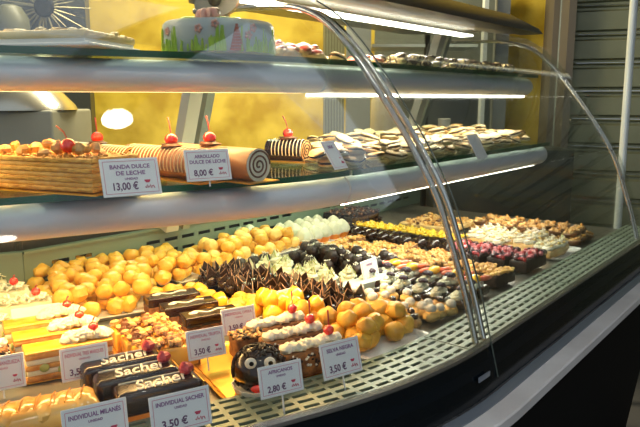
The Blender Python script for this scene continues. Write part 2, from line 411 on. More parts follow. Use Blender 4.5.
# perforated grilles
def grille(s0, s1, rows=5, pitch=.0345):
    n = max(1, round((s1-s0-.02)/pitch)); pit = (s1-s0)/n; ed = [.012+i*(.106-.012)/rows for i in range(rows+1)]
    sh_ = .0053; hs = pit*.11
    ss = []
    for i in range(n): ss += [s0+i*pit+hs, s0+(i+1)*pit-hs]
    ss = [s0]+ss+[s1]
    os_ = [.004]
    for i in range(rows): os_ += [ed[i]+sh_, ed[i+1]-sh_]
    os_ += [.109]
    bm = MB(); vs = []; idx = {}
    for i, s in enumerate(ss):
        for j, o in enumerate(os_):
            x, y = plan(s, o); idx[i, j] = len(vs); vs.append((x, y, ZF))
    fs = []
    for i in range(len(ss)-1):
        for j in range(len(os_)-1):
            if i % 2 == 1 and j % 2 == 1: continue
            fs.append((idx[i, j], idx[i+1, j], idx[i+1, j+1], idx[i, j+1]))
    bm.verts_faces(vs, fs); o = cpart('air_grille', bm, grillm, False)
    md = o.modifiers.new('thick', 'SOLIDIFY'); md.thickness = .004; md.offset = -1
grille(-1.5, -.955); grille(-.95, -.05); grille(-.045, .5); grille(.505, SR-.03); grille(SR-.025, SR+.19)
# rear panels with slots
def rearpanel(A, B, z0, z1, rows=2, lead=.06):
    A = Vector((*A, 0)); B = Vector((*B, 0)); d = B-A; L_ = d.length; d.normalize(); an = math.atan2(d.y, d.x)
    M = Matrix.Translation(A) @ Matrix.Rotation(an, 4, 'Z')
    mb = MB(); H = z1-z0; pit = .062; n = int((L_-2*lead)/pit)
    zs = [0, H*.30, H*.40, H*.62, H*.72, H]; xs = [0]
    for i in range(n): xs += [lead+i*pit+.008, lead+(i+1)*pit-.008]
    xs.append(L_)
    vs = [(x, 0, z0+z) for x in xs for z in zs]; k = len(zs); fs = []
    for i in range(len(xs)-1):
        for j in range(k-1):
            if i % 2 == 1 and j in (1, 3): continue
            fs.append((i*k+j, (i+1)*k+j, (i+1)*k+j+1, i*k+j+1))
    mb.verts_faces(vs, fs, M); mb.box((L_/2, .0, z1+.003), (L_, .02, .006), M=M)
    o = cpart('rear_air_panel', mb, grillm, False); md = o.modifiers.new('thick', 'SOLIDIFY'); md.thickness = .003
r2 = (-.525, 1.705); r1 = (-.705, 1.50); dR = (math.sin(R(39)), math.cos(R(39)))
r3 = (r2[0]+.78*dR[0], r2[1]+.78*dR[1]); r4 = (r2[0]+1.55*dR[0], r2[1]+1.55*dR[1])
r0 = (r1[0]-.6*math.sin(R(68)), r1[1]-.6*math.cos(R(68)))
for A, B in ((r0, r1), (r1, r2), (r2, r3), (r3, r4)): rearpanel(A, B, ZD, ZD+.10)
# dark back ledge behind the panels
mb = MB()
for A, B in ((r0, r1), (r1, r2), (r2, r4)):
    A = Vector((*A, 0)); B = Vector((*B, 0)); d = (B-A); L_ = d.length; M = Matrix.Translation(A) @ Matrix.Rotation(math.atan2(d.y, d.x), 4, 'Z')
    mb.box((L_/2, .05, (Z(-.17)+.2)/2), (L_, .03, Z(-.17)-.2), M=M)
cpart('back_panel', mb, mat('dark_inside', (.035, .034, .025), .35), False)
def inwards(s, o, z): x, y = plan(s, o); return (x, y, z)
# lamp housings and glass shelves
def housing(zb, zt, oc, wd, s0, s1, nm='lamp_housing'):
    h = (zt-zb)/2; zc = (zt+zb)/2; pr = []
    for i in range(17):
        a = PI/2+PI*i/16; pr.append((oc+math.cos(a)*wd*.5, zc+h*math.sin(a)))
    pr += [(oc+wd*.5, zb+.008), (oc+wd*.5, zt)]
    mb = MB(); mb.sweep(pr, s0, s1); return cpart(nm, mb, satin)
def glassshelf(z, o0, o1, s0, s1, th=.0115):
    mb = MB(); mb.sweep([(o0+.003, z), (o1, z), (o1, z+th), (o0+.003, z+th)], s0, s1); g_ = cpart('glass_shelf', mb, G_shelf, False)
    mb = MB(); mb.sweep([(o0, z), (o0+.0032, z), (o0+.0032, z+th), (o0, z+th)], s0, s1); cpart('green_edge', mb, greenedge, False, g_)
LOWZ, UPZ = Z(-.158), Z(.070)
housing(Z(-.223), LOWZ-.001, .35, .065, SL, -.004); housing(Z(-.223), LOWZ-.001, .35, .065, .004, SR-.075)
glassshelf(LOWZ, .305, .84, SL, -.60); glassshelf(LOWZ, .318, .84, -.595, -.003); glassshelf(LOWZ, .312, .84, .003, SR-.075)
housing(Z(.012), UPZ-.001, .412, .06, SL, -.004); housing(Z(.012), UPZ-.001, .412, .06, .004, SR-.075)
glassshelf(UPZ, .368, .80, SL, -.02); glassshelf(UPZ, .365, .80, -.015, SR-.075)
# lamps: emissive tubes under each housing and the canopy
cool = mat('lamp_cool', (1, 1, 1), .5, emit=(1.0, .97, .82), es=9)
warm = mat('lamp_warm', (1, 1, 1), .5, emit=(1.0, .66, .28), es=5)
def strip(o, z, w, s0, s1, m):
    mb = MB(); mb.sweep([(o-w/2, z), (o+w/2, z), (o+w/2, z+.006), (o-w/2, z+.006)], s0, s1); cpart('lamp_tube', mb, m)
strip(.375, Z(-.229), .03, .03, SR-.08, cool); strip(.43, Z(.005), .035, .01, SR-.07, cool); strip(.55, Z(.205), .045, -.12, SR-.25, cool)
strip(.385, Z(-.222), .02, SL, -.03, warm); strip(.445, Z(.012), .02, SL, -.03, warm)
# canopy
mb = MB(); mb.sweep([(.335, Z(.207)), (.40, Z(.209)), (.414, Z(.212)), (.414, Z(.25)), (.46, Z(.262)), (.60, Z(.278)), (.85, Z(.285)), (.85, Z(.30)), (.58, Z(.295)), (.44, Z(.278)), (.34, Z(.225)), (.325, Z(.208))], -.05, SR-.16)
cpart('canopy', mb, canopym)
mb = MB(); mb.sweep([(.415, Z(.212)), (.44, Z(.213)), (.50, Z(.220)), (.52, Z(.226)), (.60, Z(.226)), (.64, Z(.222)), (.84, Z(.236)), (.84, Z(.282)), (.6, Z(.27)), (.46, Z(.255)), (.415, Z(.240))], .02, SR-.18)
cpart('canopy_underside', mb, canopyu)
# hoops
HP = [(.012, -.453), (.04, -.354), (.070, -.270), (.100, -.188), (.156, -.097), (.227, -.002), (.308, .097), (.378, .161), (.44, .188), (.50, .199), (.60, .205), (.72, .209), (.79, .21)]
def smooth(pts, it=3):
    for _ in range(it):
        q = [pts[0]]
        for a, b in zip(pts, pts[1:]): q += [(a[0]*.75+b[0]*.25, a[1]*.75+b[1]*.25), (a[0]*.25+b[0]*.75, a[1]*.25+b[1]*.75)]
        q.append(pts[-1]); pts = q
    return pts
HS = smooth(HP, 2)
for s in (-.016, .016):
    mb = MB(); mb.tube([inwards(s, o, Z(z)) for o, z in HS], .0062, 12); cpart('hoop_tube', mb, steel)
for ds, rr in ((-.065, .0055), (-.040, .003)):
    mb = MB(); mb.tube([inwards(SR+ds, o+.002, Z(z)) for o, z in HS[:-6]], rr, 8); cpart('hoop_tube', mb, steel)
# front glass (curved sheets just outside the hoops)
GP = smooth([(-.020, -.515), (-.004, -.453), (.022, -.354), (.052, -.270), (.082, -.190), (.137, -.094), (.208, .004), (.290, .106), (.362, .172), (.42, .204)], 2)
def frontglass(s0, s1):
    mb = MB(); n = len(GP); pr = [(o, Z(z)) for o, z in GP]+[(o+.004, Z(z)-.002) for o, z in reversed(GP)]
    mb.sweep(pr, s0, s1); return cpart('front_glass', mb, G_front)
frontglass(SL, -.005); frontglass(.012, SR-.04)
mb = MB(); mb.tube([inwards(.012, o-.001, Z(z)) for o, z in GP], .0016, 6); cpart('glass_edge', mb, mat('edge_dark', (.10, .12, .10), .15, .3))
# end glass panel
mb = MB(); poly = [(o+.02, z) for o, z in GP if z > -.455]; out = [(-.0+.03, -.452)]+poly+[(.80, .21), (.95, -.36), (.95, -.452)]
vs = []; n = len(out)
for s in (SR-.068, SR-.062):
    for o, z in out: vs.append(inwards(s, o, Z(z)))
mb.verts_faces(vs, [tuple(range(n)), tuple(range(2*n-1, n-1, -1))]+[(i, (i+1) % n, n+(i+1) % n, n+i) for i in range(n)])
cpart('end_glass', mb, G_front, False)
# rear posts leaning back, joined by rods
for s in (.03, SR-.02):
    for k, (ds, m, w) in enumerate(((0, postm, .042), (.05, greenpost, .026))):
        mb = MB(); a = Vector(inwards(s+ds, .76, Z(.29))); b = Vector(inwards(s+ds, .97, Z(-.36)))
        th = math.atan2(*(Vector(plan(s+1, .8))-Vector(plan(s, .8))).yx)
        d = (b-a).normalized(); ux = Vector((math.cos(th), math.sin(th), 0)); uy = d.cross(ux).normalized()
        vs = []
        for p in (a, b):
            for q, r_ in ((-1,-1),(1,-1),(1,1),(-1,1)): vs.append(p+ux*q*w/2+uy*r_*.016)
        mb.verts_faces([tuple(v) for v in vs], [(0,1,2,3),(7,6,5,4),(0,4,5,1),(1,5,6,2),(2,6,7,3),(3,7,4,0)]); cpart('rear_post', mb, m, False)
mb = MB(); a = Vector(inwards(-.01, .845, Z(.035))); mb.tube([a, Vector(inwards(-.02, .62, Z(.062)))], .005, 8); mb.ball(a, .011); cpart('shelf_bracket', mb, steel)
mb = MB(); c = Vector(inwards(-.045, .70, Z(.222))); mb.lathe([(.0, 0), (.06, .0), (.062, .004), (.06, .012), (.0, .012)][1:4], 28, M=Matrix.Translation(c) @ Matrix.Rotation(PI/2-R(39), 4, 'Z') @ Matrix.Rotation(PI/2, 4, 'Y') @ Matrix.Diagonal((.55, 1.25, 1, 1)).to_4x4())
hb = cpart('hoop_bracket', mb, mat('bracket_grey', (.40, .39, .34), .4, .5))
mb = MB(); mb.ball(c+Vector((.0, -.012, .005)), .016); cpart('black_knob', mb, darkmat, True, hb)
# small maker badge on the black front
mb = MB(); x, y = plan(-.045, -.0205); mb.rbox((x, y, ZF-.045), (.042, .0025, .010), .001, rz=rot_xy(x, y)); cpart('badge', mb, stripm)
# steel strip and marble ledge in front
def ledge(name, prof, m, lab, cat, s0=SL, s1=SR+.8):
    mb = MB(); mb.sweep(prof, s0, s1); return tag(link(name, mb.mesh(name, m)), lab, cat)
ledge('steel_trim_strip', [(-.024, ZF-.088), (-.042, ZF-.092), (-.042, ZF-.10), (-.015, ZF-.10)], stripm, 'blue grey metal strip between the black case front and the marble ledge', 'trim', SL, SR+.4)
ledge('marble_ledge', [(-.0425, ZF-.094), (-.078, ZF-.094), (-.081, ZF-.097), (-.081, ZF-.115), (.0, ZF-.120), (.0, ZF-.100), (-.0425, ZF-.1005)], marble, 'pale marble ledge running along the foot of the case', 'ledge', SL, SR+.4)
mb = MB(); mb.sweep([(.0, ZF-.121), (.25, ZF-.121), (.25, .0), (.10, .0)], SL, SR+.4); tag(link('black_plinth', mb.mesh('black_plinth', darkmat)), 'matt black plinth under the marble ledge', 'plinth')

A = atd(447, 150, 2.95); B = atd(575, 150, 2.95); k = MB(); k.rbox(((A.x+B.x)/2, 3.1, A.z/2), (B.x-A.x, .3, A.z), .006)
tag(link('dark_cupboard', k.mesh('dark_cupboard', mat('dark_cupboard', (.018, .022, .018), .4))), 'dark cupboard behind the far right end of the case', 'cupboard')

def pendant(x, y, z, r, label):
    t = empty('pendant_lamp', (x, y, z)); k = MB(); k.lathe([(r*1.08, -.01), (r*1.1, -.01), (r*.5, .10), (.03, .14), (.02, .16), (.015, .14), (r*.48, .09)], 32); link('lamp_shade', k.mesh('lamp_shade', canopym), t)
    k = MB(); k.lathe([(r*.9, -.022), (r, -.018), (r, -.011)], 32); link('lamp_disc', k.mesh('lamp_disc', mat('pendant_glow', (1, 1, 1), .5, emit=(1, .95, .85), es=110)), t)
    k = MB(); k.tube([(0, 0, .15), (0, 0, 2.80-z)], .004, 6); link('cord', k.mesh('cord', darkmat), t)
    tag(t, label, 'lamp')
pendant(.043, .790, 2.2, .042, 'pendant lamp above the case, seen mirrored on the yellow wall side of the glass')
pendant(.2176, -.063, 2.2, .032, 'pendant lamp above the shop side, seen mirrored at the left edge of the lower housing')

# ================================================================== CAKES: one prototype of each kind
def single(kind, cat, mb, m): proto(kind, cat, [(kind, mb.mesh(kind, m), [])])
def cherry_mesh(r=.0105, pos=(0, 0, 0), lean=(.5, .2), ln=.03):
    a = MB(); a.ball((pos[0], pos[1], pos[2]+r*.85), r, sz=.94, seg=14, rings=10)
    b = MB(); p = Vector((pos[0], pos[1], pos[2]+r*1.6)); d = Vector((lean[0], lean[1], 1)).normalized()
    b.tube([p, p+d*ln*.5+Vector((0, 0, .002)), p+d*ln+Vector((lean[0], lean[1], 0))*.008], .0011, 6, rend=.0016)
    return ('cherry', a.mesh('cherry', cherrym), [('stem', b.mesh('stem', stemm))])
def board(L, W, th=.0018, lip=.01, m=None):
    b = MB(); b.box((0, 0, th/2), (L, W, th))
    return ('gold_board', b.mesh('gold_board', m or gold, False), [])
def bits(n, L, W, z, r0, r1, seed, top=None, lump=.5, mats=1):
    rd = random.Random(seed); b = MB()
    for i in range(n):
        x = rd.uniform(-L/2, L/2); y = rd.uniform(-W/2, W/2); r = rd.uniform(r0, r1); b.mi = rd.randrange(mats)
        b.ball((x, y, z+rd.uniform(-.3, .9)*r), r, rd.uniform(.7, 1.3), rd.uniform(.7, 1.2), rd.uniform(.6, 1), seg=7, rings=5, lump=lump, seed=i+seed, rz=rd.uniform(0, 3))
    return b
def swirl(b, c, r, h, turns=3, n=30, th=.006, end=.002):
    pts = []
    for i in range(n+1):
        t = i/n; a = turns*2*PI*t; q = r*(1-t*.95); pts.append((c[0]+q*math.cos(a), c[1]+q*math.sin(a), c[2]+h*t))
    b.tube(pts, th, 7, rend=end)
# choux buns, three shapes
for k in range(3):
    b = MB(); b.ball((0, 0, .017), .0205, 1, 1, .86, seg=16, rings=11, lump=.14+.07*k, seed=k+3)
    single(('choux_bun', 'choux_bun_lumpy', 'choux_bun_round')[k], 'pastry', b, chou)
b = MB(); b.ball((0, 0, .0175), .0215, .92, .92, 1.05, seg=14, rings=10, lump=.15, seed=8); single('glazed_yolk_bun', 'pastry', b, yolk)
b = MB(); b.ball((0, 0, .017), .021, 1, 1, .85, seg=12, rings=8, lump=.2, seed=12); single('sugared_bun', 'pastry', b, chouy)
# chocolate bar cakes
def script_bar(kind, word, L, W, H, rasp, side=None):
    b = MB(); b.rbox((0, 0, H/2+.002), (L, W, H), .009)
    t = text_mesh(word, W*.92, white, L*.66, shear=.35, bevel=.0005, ext=.0004)
    t.transform(Matrix.Translation((.004, 0, H+.0026)) @ Matrix.Rotation(R(4), 4, 'Z'))
    e = MB(); e.box((L/2+.001, 0, H*.45+.002), (.0014, W*.96, H*.9)); 
    f = MB(); f.box((0, -W/2-.0012, H*.18), (L*.96, .001, H*.34))
    parts = [board(L+.02, W-.002), ('chocolate_body', b.mesh('chocolate_body', choc), []), ('icing_lettering', t, []), ('gold_end_card', e.mesh('gold_end_card', gold, False), []), ('orange_side_band', f.mesh('orange_side_band', redcup, False), [])]
    l = MB(); l.tube([(-L*.42, W*.36, H+.0026), (L*.40, W*.36, H+.0026)], .0011, 6); parts.append(('icing_line', l.mesh('icing_line', white), []))
    if rasp:
        r_ = MB(); r_.ball((L*.37, W*.18, H+.010), .0105, 1, 1, .95, seg=12, rings=9, lump=.35, seed=4); parts.append(('raspberry', r_.mesh('raspberry', raspm), []))
    proto(kind, 'cake', parts)
script_bar('sacher_bar', 'Sacher', .125, .046, .048, True)
def loop_bar(kind, L, W, H):
    b = MB(); b.rbox((0, 0, H*.76+.002), (L, W, H*.48), .003)
    c = MB(); c.box((0, 0, H*.27+.002), (L*.985, W*.97, H*.52))
    pts = [(L*(-.34+.62*t), W*.20*math.sin(t*9.5)*(1-t*.7), H+.0035) for t in [i/34 for i in range(35)]]
    w = MB(); w.tube(pts, .0017, 6); w.tube([(-L*.30+.008*math.cos(a/2), .004*math.sin(a/2), H+.0035) for a in range(14)], .0014, 6)
    proto(kind, 'cake', [board(L+.015, W), ('sponge_body', c.mesh('sponge_body', brownsp), []), ('chocolate_top', b.mesh('chocolate_top', choc), []), ('icing_swirl', w.mesh('icing_swirl', white), [])])
loop_bar('chocolate_top_bar', .115, .046, .042)
# bars heaped with caramelised nuts
b = MB(); b.rbox((0, 0, .021), (.105, .05, .038), .004)
proto('nut_heaped_bar', 'cake', [board(.125, .054), ('sponge_body', b.mesh('sponge_body', mand), []),
      ('nut_topping', bits(70, .10, .048, .045, .004, .0085, 5, mats=3).mesh('nut_topping', [nutm, walnut, milk]), []),
      ('gold_end_card', (lambda q: q.box((.054, 0, .02), (.0014, .05, .038)).mesh('gold_end_card', gold, False))(MB()), [])])
# layered slices glazed with mandarin and a cream end with a cherry
def layered(kind, L, W, H, topm, fl=True):
    b = MB(); n = 5
    for i in range(n):
        b.mi = i % 2; b.rbox((0, 0, .002+H*(i+.5)/n), (L*(.985 if i % 2 else 1), W*(.97 if i % 2 else 1), H/n), .0015, n=2)
    t = MB(); t.rbox((0, 0, H+.0035), (L, W, .005), .002)
    c = MB(); rd = random.Random(3)
    for i in range(16):
        u = i/15; c.ball((L*(.02+.44*u)-.002, W*.05*math.sin(i*2.1), H+.010+.006*math.sin(u*PI)), .012, 1.1, 1.35, .8, seg=9, rings=6, lump=.5, seed=i)
    ch = cherry_mesh(.0085, (L*.30, -.004, H+.020), (.3, .5), .008)
    kw = []
    for (x, y, z, a, c_) in ((-L/2-.001, -W*.25, H*.3, .3, 1), (-L/2-.001, W*.15, H*.65, .3, 1), (-L*.3, -W/2-.0005, H*.5, 1, .3), (-L*.1, -W/2-.0005, H*.35, 1, .3)):
        k = MB(); k.ball((x, y, z), .008, a, c_, .9, seg=10, rings=6); kw.append(('kiwi_piece', k.mesh('kiwi_piece', kiwi), []))
    proto(kind, 'cake', [board(L+.015, W+.004), ('cake_layers', b.mesh('cake_layers', [sponge, cream]), []), ('glaze', t.mesh('glaze', topm), []), ('whipped_cream', c.mesh('whipped_cream', cream), []), ch]+kw)
layered('mandarin_cream_slice', .14, .05, .046, mand)
# coconut cream bar with cherry
def creambar(kind, L, W, H, body, nb, crumbs, ridge=True, cherry=True):
    b = MB(); b.rbox((0, 0, H/2+.002), (L, W, H), .006)
    parts = [board(L+.014, W+.002), ('sponge_body', b.mesh('sponge_body', body), [])]
    if crumbs:
        q = bits(130, L*1.0, W*1.0, H*.92, .0022, .0045, 9, mats=2); rd = random.Random(77)
        for i in range(110):
            q.mi = i % 3 == 0; zz = H*(.35+.6*rd.random()**.6)
            if i % 4: q.ball((rd.uniform(-L/2, L/2), -W/2, zz), .003, 1, .6, .8, seg=6, rings=4)
            else: q.ball((L/2, rd.uniform(-W/2, W/2), zz), .003, .6, 1, .8, seg=6, rings=4)
        parts.append(('crumb_coating', q.mesh('crumb_coating', crumbs), []))
    c = MB()
    for i in range(12):
        u = i/11; c.ball((L*(-.42+.84*u), .003*math.sin(i*1.7), H+.006), W*.30, .75, 1.0, .6, seg=10, rings=7, lump=.35, seed=i)
    parts.append(('cream_ridge', c.mesh('cream_ridge', cream), []))
    if cherry: parts.append(cherry_mesh(.0095, (L*.30, 0, H+.014), (.15, .3), .026))
    proto(kind, 'cake', parts)
creambar('chocolate_cream_bar', .12, .047, .045, brownsp, 1, [chocmatt, white])
# shaved coconut bar
b = MB(); b.rbox((0, 0, .022), (.15, .05, .040), .006)
sv = MB(); rd = random.Random(4)
for i in range(150):
    x, y = rd.uniform(-.07, .07), rd.uniform(-.024, .024); a = rd.uniform(-.5, .5)
    sv.box((x, y, .044+rd.uniform(0, .010)), (.018, .004, .0016), rz=a+PI/2*(rd.random() < .8), rx=rd.uniform(-.5, .5), ry=rd.uniform(-.5, .5))
proto('shaved_white_bar', 'cake', [board(.16, .054), ('sponge_body', b.mesh('sponge_body', cream), []), ('shavings', sv.mesh('shavings', mat('white_shavings', (.90, .80, .55), .5, 0, (.95, .90, .76), 20), False), []), cherry_mesh(.0095, (.045, 0, .052), (.2, .2), .006)])
# the yellow glazed bar in the near corner
b = MB(); b.rbox((0, 0, .024), (.165, .068, .044), .018, n=5)
for k in range(6): b.ball((-.062+.0245*k, .002*(-1)**k, .034), .020, .95, 1.75, .80, seg=18, rings=10, lump=.10, seed=k, rz=-.35)
g_ = MB()
for k in range(7): g_.tube([(-.066+.02*k, -.022, .0475), (-.060+.02*k, -.002, .0512), (-.052+.02*k, .022, .0475)], .0011, 5)
d_ = MB(); d_.box((0, 0, .009), (.16, .064, .014))
proto('milanes_bar', 'cake', [board(.185, .07), ('glazed_body', b.mesh('glazed_body', custard), []), ('caramel_lines', g_.mesh('caramel_lines', mat('burnt_sugar', (.80, .36, .05), .2, coat=.4)), []), ('sponge_base', d_.mesh('sponge_base', sponge, False), [])])
# chocolate ball with eyes
b = MB(); b.ball((0, 0, .032), .034, 1.05, .95, .95, seg=20, rings=14, lump=.06)
sp = MB(); rd = random.Random(11)
for i in range(420):
    z = rd.uniform(-.6, 1); a = rd.uniform(0, 2*PI); q = math.sqrt(1-z*z)
    v = Vector((q*math.cos(a), q*math.sin(a), z))
    if v.y < -.35 and -.35 < v.z < .75: continue
    p = Vector((v.x*.0365, v.y*.0335, .032+v.z*.0335)); T = Matrix.Translation(p) @ v.to_track_quat('Z', 'Y').to_matrix().to_4x4() @ Matrix.Rotation(rd.uniform(0, 6), 4, 'Z')
    sp.box((0, 0, 0), (.007, .0016, .0018), M=T)
pe = MB(); eyes = []
for sx in (-1, 1):
    ey = MB(); pu = MB(); ey.ball((sx*.0125+.002, -.0275, .0505), .0078, 1, .4, 1, seg=14, rings=9); pu.ball((sx*.0125+.003, -.0308, .0510), .0032, 1, .4, 1, seg=10, rings=7)
    eyes.append(('icing_eye', ey.mesh('icing_eye', white), [('pupil', pu.mesh('pupil', darkmat))]))
pe.ball((-.002, -.031, .016), .0062, 1.5, .6, .9, seg=12, rings=8)
cp = MB(); cp.lathe([(.022, .001), (.034, .004), (.037, .012), (.035, .012), (.031, .006)], 36, wob=.035, nw=14)
proto('chocolate_face_cake', 'cake', [('chocolate_body', b.mesh('chocolate_body', choc), []), ('sprinkles', sp.mesh('sprinkles', chocmatt, False), []),
      eyes[0], eyes[1], ('red_mouth', pe.mesh('red_mouth', cherrym), []), ('paper_cup', cp.mesh('paper_cup', white), [])])
# brown crumb cake block
b = MB(); b.rbox((0, 0, .024), (.06, .045, .044), .008)
proto('crumb_block', 'cake', [('sponge_body', b.mesh('sponge_body', brownsp), []), ('crumbs', bits(120, .058, .043, .044, .002, .005, 19, mats=2).mesh('crumbs', [chocmatt, walnut]), [])])
# pointed chocolate petit fours, meringue peaks, truffles
def shardcake(kind, base, shard, seed, edge):
    rd = random.Random(seed); b = MB(); b.lathe([(.015, 0), (.019, .010), (.017, .018), (.006, .026)], 12)
    s_ = MB()
    for k in range(3):
        a = k*2.1+rd.uniform(-.3, .3); T = Matrix.Rotation(a, 4, 'Z') @ Matrix.Translation((0, .007, .012)) @ Matrix.Rotation(R(-14), 4, 'X')
        w_, h = .017, .032+rd.uniform(-.004, .005)
        s_.mi = 0; s_.verts_faces([(-w_, -.001, 0), (w_, -.001, 0), (w_*.7, -.001, h*.4), (.001, -.001, h), (-w_*.6, -.001, h*.45), (-w_, .0015, 0), (w_, .0015, 0), (w_*.7, .0015, h*.4), (.001, .0015, h), (-w_*.6, .0015, h*.45)],
            [(0,1,2,3,4), (9,8,7,6,5), (0,5,6,1), (1,6,7,2), (2,7,8,3), (3,8,9,4), (4,9,5,0)], T)
        s_.mi = 1; s_.tube([T @ Vector(p) for p in ((w_*.72, 0, h*.4), (.001, 0, h), (-w_*.62, 0, h*.45))], .0009, 5)
    return [('cup_base', b.mesh('cup_base', base), []), ('chocolate_shards', s_.mesh('chocolate_shards', [shard, edge], False), [])]
edgelight = mat('shard_edge', (.34, .20, .13), .4)
proto('pointed_chocolate_cake', 'petit four', shardcake('c', choc, chocpl, 3, edgelight))
b = MB(); swirl(b, (0, 0, .006), .016, .030, 3, 34, .0085, .002)
g_ = MB(); g_.tube([(.013, -.004, .014), (.006, -.010, .026), (.0, -.006, .038)], .0014, 5); g_.tube([(-.014, -.002, .014), (-.010, -.008, .026), (-.002, -.004, .036)], .0012, 5)
g2 = MB()
for k in range(3): T = Matrix.Rotation(k*2.1+.3, 4, 'Z'); g2.verts_faces([(-.012, -.015, .006), (.012, -.015, .006), (.0, -.006, .042), (-.012, -.0135, .006), (.012, -.0135, .006), (.0, -.0045, .042)], [(0,1,2), (5,4,3), (0,3,4,1), (1,4,5,2), (2,5,3,0)], T)
proto('white_peak_cake', 'petit four', [('meringue', b.mesh('meringue', mering), []), ('white_leaves', g2.mesh('white_leaves', pistach, False), []), ('green_lines', g_.mesh('green_lines', kiwi), [])])
b = MB(); b.lathe([(.013, 0), (.020, .014), (.018, .014), (.014, .008)], 24, wob=.05, nw=12)
c = MB(); c.ball((0, 0, .018), .0165, lump=.15, seed=3); d = bits(9, .018, .018, .034, .0013, .002, 3)
proto('dark_truffle', 'truffle', [('paper_cup', b.mesh('paper_cup', chocmatt), []), ('truffle_ball', c.mesh('truffle_ball', chocmatt), []), ('white_sprinkles', d.mesh('white_sprinkles', white), [])])
b = MB(); b.lathe([(.017, 0), (.024, .016), (.022, .018)], 20)
c = MB(); c.lathe([(.023, .016), (.027, .022), (.026, .030), (.020, .042), (.011, .052), (.003, .057)], 28, wob=.07, nw=7)
proto('meringue_cup', 'tartlet', [('orange_cup', b.mesh('orange_cup', redcup), []), ('meringue_dome', c.mesh('meringue_dome', mering), [])])
b = MB(); b.ball((0, 0, .019), .0195, 1, 1, .95, seg=16, rings=10); single('dark_chocolate_ball', 'truffle', b, choc)
def nutblock(kind, L, W, H, base, tops, seed, r0=.003, r1=.006, n=60):
    b = MB(); b.rbox((0, 0, H/2), (L, W, H), .004)
    proto(kind, 'pastry', [('pastry_base', b.mesh('pastry_base', base), []), ('topping', bits(n, L*.98, W*.96, H+.001, r0, r1, seed, mats=len(tops)).mesh('topping', tops), [])])
nutblock('caramel_nut_square', .052, .042, .020, brownsp, [nutm, cookie, nutm], 21)
nutblock('almond_topped_bar', .085, .042, .026, chocmatt, [cookie, nutm, chouy], 22, n=90)
nutblock('glossy_chocolate_bar', .085, .045, .028, choc, [chocmatt, milk, chocmatt], 23, n=70)
nutblock('yellow_topped_bar', .075, .036, .022, choc, [mat('yellow_crumb', (.85, .62, .05), .4), orangef, MATS['yellow_crumb']], 24, .0025, .005, 70)
# berry bar
b = MB(); b.rbox((0, 0, .015), (.10, .046, .028), .004)
proto('berry_topped_bar', 'cake', [('chocolate_base', b.mesh('chocolate_base', chocmatt), []), ('berry_topping', bits(75, .098, .044, .033, .0045, .0072, 31, lump=.25, mats=4).mesh('berry_topping', [berrym, berrym, berryd, mat('pink_berry', (.60, .16, .18), .3, coat=.3)]), [])])
# ruffled cream cake
b = MB(); b.rbox((0, 0, .010), (.056, .052, .018), .005); c = MB(); rd = random.Random(2)
for k in range(4):
    x, y = (k % 2-.5)*.026, (k//2-.5)*.024; swirl(c, (x, y, .018), .012, .022, 2.4, 22, .0075, .002)
d = MB()
for k in range(4):
    x, y = (k % 2-.5)*.028, (k//2-.5)*.026-.008; d.ball((x, y, .030), .006, 1, .6, .6, seg=8, rings=6, lump=.4, seed=k)
proto('ruffled_cream_cake', 'pastry', [('pastry_base', b.mesh('pastry_base', cookie), []), ('cream_rosettes', c.mesh('cream_rosettes', cream), []), ('yolk_cream', d.mesh('yolk_cream', mat('yolk_cream', (.95, .66, .20), .3)), [])])
b = MB(); b.lathe([(.014, 0), (.021, .012), (.019, .014)], 18, wob=.03)
proto('nut_tartlet', 'tartlet', [('dark_shell', b.mesh('dark_shell', milk), []), ('nut_mound', bits(26, .026, .026, .016, .003, .006, 33, mats=2).mesh('nut_mound', [nutm, cookie]), [])])
# little cream puffs with a chocolate bean
b = MB(); b.ball((0, 0, .009), .016, 1, 1, .62, seg=12, rings=8, lump=.25, seed=5); c = MB(); c.ball((0, 0, .022), .0105, 1, 1, .85, seg=12, rings=8)
proto('cream_dot_puff', 'petit four', [('yellow_base', b.mesh('yellow_base', chouy), []), ('cream_ball', c.mesh('cream_ball', white), [])])
b = MB(); b.ball((0, 0, .009), .016, 1, 1, .62, seg=12, rings=8, lump=.25, seed=6); c = MB(); c.ball((0, 0, .020), .0095, 1.25, .8, .7, seg=12, rings=8); d = MB(); d.ball((.004, -.004, .026), .0024, 2, .5, .5, seg=6, rings=5)
proto('chocolate_bean_puff', 'petit four', [('yellow_base', b.mesh('yellow_base', nutm), []), ('chocolate_bean', c.mesh('chocolate_bean', choc), [('white_fleck', d.mesh('white_fleck', white))])])
# fruit and cream boats
b = MB(); b.rbox((0, 0, .011), (.085, .048, .020), .006); c = MB()
for k in range(5): swirl(c, (-.032+.016*k, .002*(-1)**k, .019), .013, .013, 2.2, 18, .0065, .003)
bl = MB()
for k in range(30):
    a = k*2.4; q = math.sqrt(k/30)*.0105; bl.ball((-.020+q*math.cos(a), q*math.sin(a)-.002, .037+.0045*(1-k/30)), .0036, seg=6, rings=5)
orr = MB(); orr.ball((.018, .004, .036), .0155, 1.25, .95, .62, seg=16, rings=10)
st = MB()
for (ox, oy) in ((.034, -.013), (.004, .016)): st.ball((ox, oy, .036), .014, 1.5, .55, .45, seg=12, rings=8, rz=-.5)
proto('fruit_cream_cake', 'pastry', [('chocolate_base', b.mesh('chocolate_base', choc), []), ('whipped_cream', c.mesh('whipped_cream', mering), []), ('blackberry', bl.mesh('blackberry', berryd), []), ('mandarin_segment', orr.mesh('mandarin_segment', orangef), []), ('strawberry_slice', st.mesh('strawberry_slice', strawm), [])])
b = MB(); b.rbox((0, 0, .011), (.046, .046, .020), .006); c = MB()
for k in range(3): swirl(c, (-.012+.012*k, -.003+.006*(k % 2), .019), .010, .014, 2.2, 18, .0065, .003)
bl = MB()
